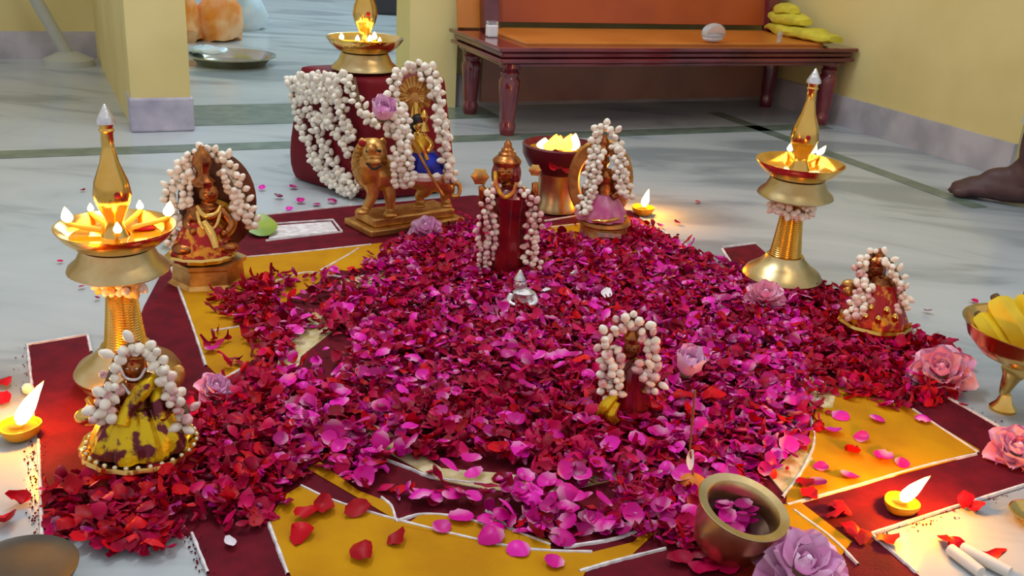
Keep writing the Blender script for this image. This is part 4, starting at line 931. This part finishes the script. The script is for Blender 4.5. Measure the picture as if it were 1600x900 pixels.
# --- back right idol with ring halo
I = Idol(940, 372, 'seated_idol', 'seated brass idol before a brass ring halo, on a dark drum base')
m = MB(); I.lat(941, [(0, 378), (40, 378), (42, 372), (37, 366), (36, 350), (41, 346), (40, 341), (0, 341)], 0, 32, m); I.part('drum_base', 'brass_old', m)
m = MB(); q = I.L(952, 368, -44); m.box(q, (36*I.u, .003, 6*I.u)); I.part('base_plate', 'gem', m, False)
I.lat(940, [(0, 343), (34, 343), (30, 325), (20, 305), (17, 285), (18, 272), (10, 264), (0, 262)], 0, 24, None, None, .8)
I.e(940, 250, 12, 15); I.face(940, 251, 12, 0); I.lat(942, [(0, 242), (12, 240), (13, 234), (7, 228), (8, 220), (2, 210), (0, 208)], 0, 16)
I.t([(926, 278, 0), (914, 298, -8), (926, 310, -18)], [7, 6, 5]).t([(955, 278, 0), (968, 298, -8), (956, 310, -18)], [7, 6, 5])
I.done('bronze', 1.2)
m = MB(); I.lat(938, [(0, 340), (38, 340), (36, 328), (26, 312), (18, 302), (0, 300)], -4, 40, m, lambda a, t: .08*math.sin(9*a), .85); I.part('skirt', 'silk_pink', m)
m = MB(); c = I.L(938, 282, 18)
m.lathe([(46*I.u, .004), (50*I.u, .006), (36*I.u, .005), (34*I.u, 0), (36*I.u, -.005), (50*I.u, -.006), (53*I.u, 0), (50*I.u, .006)], 44, c, Matrix.Rotation(PI/2, 3, 'X') @ Matrix.Diagonal((.95, 1.25, 1))); I.part('ring_halo', 'brass_old', m)
m = MB(); I.t([(900, 338, -10), (940, 346, -40), (978, 338, -10)], 3, m); I.part('rim', 'brass', m)
garland('white jasmine garland in an inverted V over the back right idol', [[I.W(*p) for p in ((906, 334, -24), (916, 300, -18), (924, 255, -12), (930, 215, -4), (944, 196, 2), (962, 208, -2), (972, 245, -8), (978, 285, -14), (982, 310, -18))], [I.W(*p) for p in ((914, 330, -30), (930, 280, -20), (936, 235, -14))], [I.W(*p) for p in ((968, 300, -20), (966, 260, -16), (958, 225, -8))]], .0125, .009, 1.1, ('white',), None, 2, 17)

# --- small silver idol
I = Idol(816, 488, 'silver_idol', 'tiny silver seated idol at the foot of the tall standing idol')
I.lat(816, [(0, 492), (22, 492), (22, 480), (16, 472), (14, 462), (18, 456), (8, 450), (0, 449)], 0, 20, None, None, .8)
I.e(813, 444, 10, 11); I.face(813, 445, 10, 0); I.lat(812, [(0, 438), (10, 437), (6, 430), (2, 422), (0, 421)], 0, 14)
I.t([(800, 460, 0), (795, 472, -8), (806, 478, -16)], [6, 5, 4]).t([(832, 460, 0), (837, 472, -8), (826, 478, -14)], [6, 5, 4])
I.done('silver', .9)

# ------------------------------------------------------------------ lit bowl on its stand behind the middle
I = Idol(868, 330, 'offering_stand', 'olive brass cylinder stand holding the lit maroon bowl behind the standing idol', 'stand')
zt = I.L(868, 268).z
m = MB(); I.lat(868, [(0, 326), (34, 326), (33, 318), (30, 312), (30, 276), (33, 270), (33, 266), (0, 266)], 0, 32, m); I.part('drum', 'brass_dull', m)
K = at(I.fr, 'fire_bowl', 'dark maroon bowl of burning ghee with red petals, on the olive stand', 'bowl'); K.location.z = zt
u = I.u
MB().lathe([(0, .001), (36*u, .001), (48*u, 10*u), (57*u, 28*u), (58*u, 42*u), (54*u, 44*u), (50*u, 30*u), (36*u, 16*u), (0, 14*u)], 40).build('bowl', mat('maroon_lacquer', (96, 22, 36), .35, .2), K)
MB().lathe([(0, 34*u), (51*u, 34*u)], 30).build('ghee', MT['oil'], K)
for dx, dy, h in ((-26, -6, 18), (-16, -16, 20), (-4, -8, 24), (8, -14, 26), (18, -6, 28), (12, 8, 24), (-10, 8, 22)): flame(K, Vector((dx*u, dy*u, 35*u)), h*u, 11*u, (.12, 0), 'flame' if dx in (18, -26) else 'fire')
for k in range(5): 
    m = petal_mesh('red_petal', None, .03, .026, .3); o = m.build('red_petal', MT['redpetal'], K, True, 80); o.location = (random.uniform(-14, 22)*u, -49*u, (22+k*3)*u); o.rotation_euler = (1.2, random.uniform(-.4, .4), random.uniform(-.5, .5))
point('flame_light', I.fr.B+Vector((0, -.02, zt+.08)), .35)

# ------------------------------------------------------------------ clay lamps
def diya(px, py, label, r, fl, lean, power):
    fr = Fr(px, py); o = at(fr, 'clay_lamp', label, 'oil lamp')
    MB().lathe([(0, 0), (r*.5, 0), (r*.8, r*.22), (r, r*.62), (r*1.0, r*.78), (r*.92, r*.78), (r*.8, r*.5), (r*.4, r*.36), (0, r*.34)], 28, (0, 0, 0), None, 0, lambda a, t: .05*math.cos(a*3)).build('cup', MT['clay'], o)
    MB().lathe([(0, r*.62), (r*.86, r*.62)], 24).build('oil', MT['oil'], o)
    wk = MB().tube([Vector((-r*.4, 0, r*.64)), Vector((r*.1, -r*.1, r*.7)), Vector((r*.2, -r*.1, r*.95))], [.003, .003, .002], 8).build('wick', MT['wick'], o)
    flame(wk, Vector((r*.1, -r*.1, r*.74)), fl, fl*.2, lean)
    point('flame_light', fr.B+fr.ex*(r*.3+lean[0]*fl*.4)+Vector((0, 0, r+fl*.75)), power, (1, .34, .0), .012); return o
diya(33, 684, 'yellow clay lamp with a tall leaning flame at the far left on the marble', pxs(33, 670, 27), .052, (.55, 0), 1.5)
diya(1405, 800, 'yellow clay lamp with a leaning flame on the right maroon band', pxs(1405, 790, 24), .041, (.5, 0), 1.6)
diya(1003, 336, 'yellow clay lamp with a small flame on the marble behind the back right idol', pxs(1000, 330, 17), .042, (.15, 0), 1.4)
o = bpy.data.objects.new('jasmine_bud', BUDS['white'][0]); C.objects.link(o); w = G(38, 612); o.location = (w.x, w.y, .007); o.rotation_euler = (PI/2, 0, 1); o.scale = (1.2,)*3; tag(o, 'single jasmine bud on the marble behind the far left clay lamp', 'flower')

# ------------------------------------------------------------------ brass cup with petals
cf = Fr(1130, 866)
o = at(cf, 'brass_cup', 'wide rimmed brass cup with petals floating in dark water, near the bottom right', 'cup')
r = pxs(1155, 800, 64); T = Matrix.Rotation(rad(13), 3, 'Y').to_3x3() @ Matrix.Rotation(rad(6), 3, 'X').to_3x3(); hgt = .055
off = Vector((0, 0, .010))
MB().lathe([(0, 0), (r*.62, 0), (r*.74, .006), (r*.86, .03), (r*.80, hgt*.86), (r*.98, hgt*.97), (r, hgt), (r*.99, hgt*1.02), (r*.80, hgt*.99), (r*.72, hgt*.86), (r*.76, .03), (r*.62, .012), (0, .01)], 44, off, T).build('cup_body', MT['brass_dull'], o)
MB().lathe([(0, .033), (r*.75, .033)], 30, off, T).build('water', MT['water'], o)
for k in range(9):
    m = petal_mesh('floating_petal', None, .02, .018, .3); q = m.build('floating_petal', MT['magenta'], o, True, 80); a = random.uniform(0, 6); rr = random.uniform(0, r*.55)
    q.location = off+(T @ Vector((rr*math.cos(a), rr*math.sin(a), .036+.001*k))); q.rotation_euler = (random.gauss(0, .3), random.gauss(0, .3), random.uniform(0, 6))

# ------------------------------------------------------------------ incense stick
sf = Fr(1080, 772); o = at(sf, 'incense_holder', 'half fruit holding a thin burning incense stick, left of the brass cup', 'incense')
m = MB(); m.ell((0, 0, .012), (.017, .015, .013), 18, 12); m.build('fruit', MT['orangefruit'], o)
m = MB(); m.tube([Vector((0, 0, .02)), sf.L(1078, 700), sf.L(1086, 610)], [.0013, .0012, .0014], 8); m.build('stick', MT['stick'], o)
p = sf.W(1074, 718, -.004); q = bpy.data.objects.new('lotus_petal', pl_big[0]); C.objects.link(q); q.location = p; q.rotation_euler = (1.1, .5, .6); q.scale = (.75,)*3; tag(q, 'white petal leaning on the incense stick', 'petal')

# ------------------------------------------------------------------ banana bowl
kf = Fr(1566, 640); u = kf.u
o = at(kf, 'footed_bowl', 'footed brass bowl holding bananas at the right edge', 'bowl')
MB().lathe([(0, 0), (18*u, 0), (18*u, 4*u), (11*u, 12*u), (7*u, 24*u), (0, 26*u)], 24).build('foot', MT['brass'], o)
cc = kf.L(1598, 538); 
MB().tube(smooth_path([Vector((0, 0, 18*u)), kf.L(1570, 610), kf.L(1585, 580)], 8), [8*u, 6*u, 6*u, 7*u, 8*u, 10*u, 12*u, 18*u], 14).build('stem', MT['brass'], o)
T = Matrix.Rotation(rad(2), 3, 'Y'); b0 = Vector((cc.x, 0, cc.z-.030))
MB().lathe([(0, 0), (26*u, 2*u), (52*u, 14*u), (72*u, 34*u), (80*u, 52*u), (84*u, 56*u), (79*u, 55*u), (68*u, 36*u), (48*u, 19*u), (24*u, 8*u), (0, 7*u)], 44, b0, T).build('bowl', MT['brass'], o)
bw = kf.B+kf.ex*b0.x+Vector((0, 0, b0.z))
def banana(pts, rr, label):
    ws = [kf.W(*p) for p in pts]; c = sum(ws, Vector())/len(ws); q = thing('banana', label, 'banana', c)
    pa = smooth_path([w-c for w in ws], 16); rs_ = [rr*u*min(1, .32+1.0*math.sin(PI*min(1, (i+1)/15.5))**.55) for i in range(16)]
    MB().tube(pa, rs_, 6).build('peel', MT['banana'], q, True, 35)
    d = (pa[0]-pa[1]).normalized(); MB().tube([pa[0], pa[0]+d*9*u], [.38*rr*u, .30*rr*u], 8).build('stalk', MT['bananatip'], q)
banana([(1558, 470, .0), (1570, 492, -.012), (1588, 518, -.02), (1604, 548, -.02)], 19, 'banana lying in the middle of the footed bowl with its dark stalk up')
banana([(1532, 496, -.01), (1546, 515, -.025), (1564, 540, -.03), (1590, 562, -.03)], 15, 'banana at the left inside rim of the footed bowl')
banana([(1606, 462, .02), (1604, 490, .01), (1612, 520, .0), (1622, 545, -.01)], 17, 'banana at the frame edge on the right of the footed bowl')
banana([(1560, 500, .03), (1585, 510, .03), (1610, 530, .03), (1630, 540, .03)], 17, 'banana lying beneath the others at the back of the footed bowl')

# ------------------------------------------------------------------ bottom left dark bowl, bottom right rolls
wf = Fr(36, 925); u = wf.u
o = at(wf, 'dark_bowl', 'dark brown shallow metal bowl cut by the bottom left corner', 'bowl')
R = 74*u
MB().lathe([(0, 0), (R*.5, 0), (R*.8, .008), (R*.98, .024), (R, .027), (R*.95, .0262), (R*.7, .0255), (R*.3, .026), (0, .0265)], 40).build('bowl', MT['darkbowl'], o)
for k, (a, b) in enumerate((((1482, 868), (1530, 905)), ((1500, 866), (1575, 905)))):
    p, q = G(*a), G(*b); o = thing('paper_roll', ('left' if k == 0 else 'right')+' of two white paper rolls lying at the bottom right corner', 'paper roll', (p+q)/2+Vector((0, 0, .008)))
    d = (q-p)/2; MB().tube([-d, d*.2, d], [.0062, .0065, .006], 12).build('roll', MT['paper'], o)
    MB().tube([-d*1.06, -d*.98], [.0035, .0035], 8).build('core', MT['stemgreen'], o)
ef = Fr(1612, 815); o = at(ef, 'brass_saucer', 'small brass saucer cut by the right edge above the paper rolls', 'saucer')
MB().lathe([(0, 0), (.012, 0), (.02, .006), (.026, .012), (.024, .0125), (.014, .006), (0, .005)], 28).build('dish', MT['brass'], o)
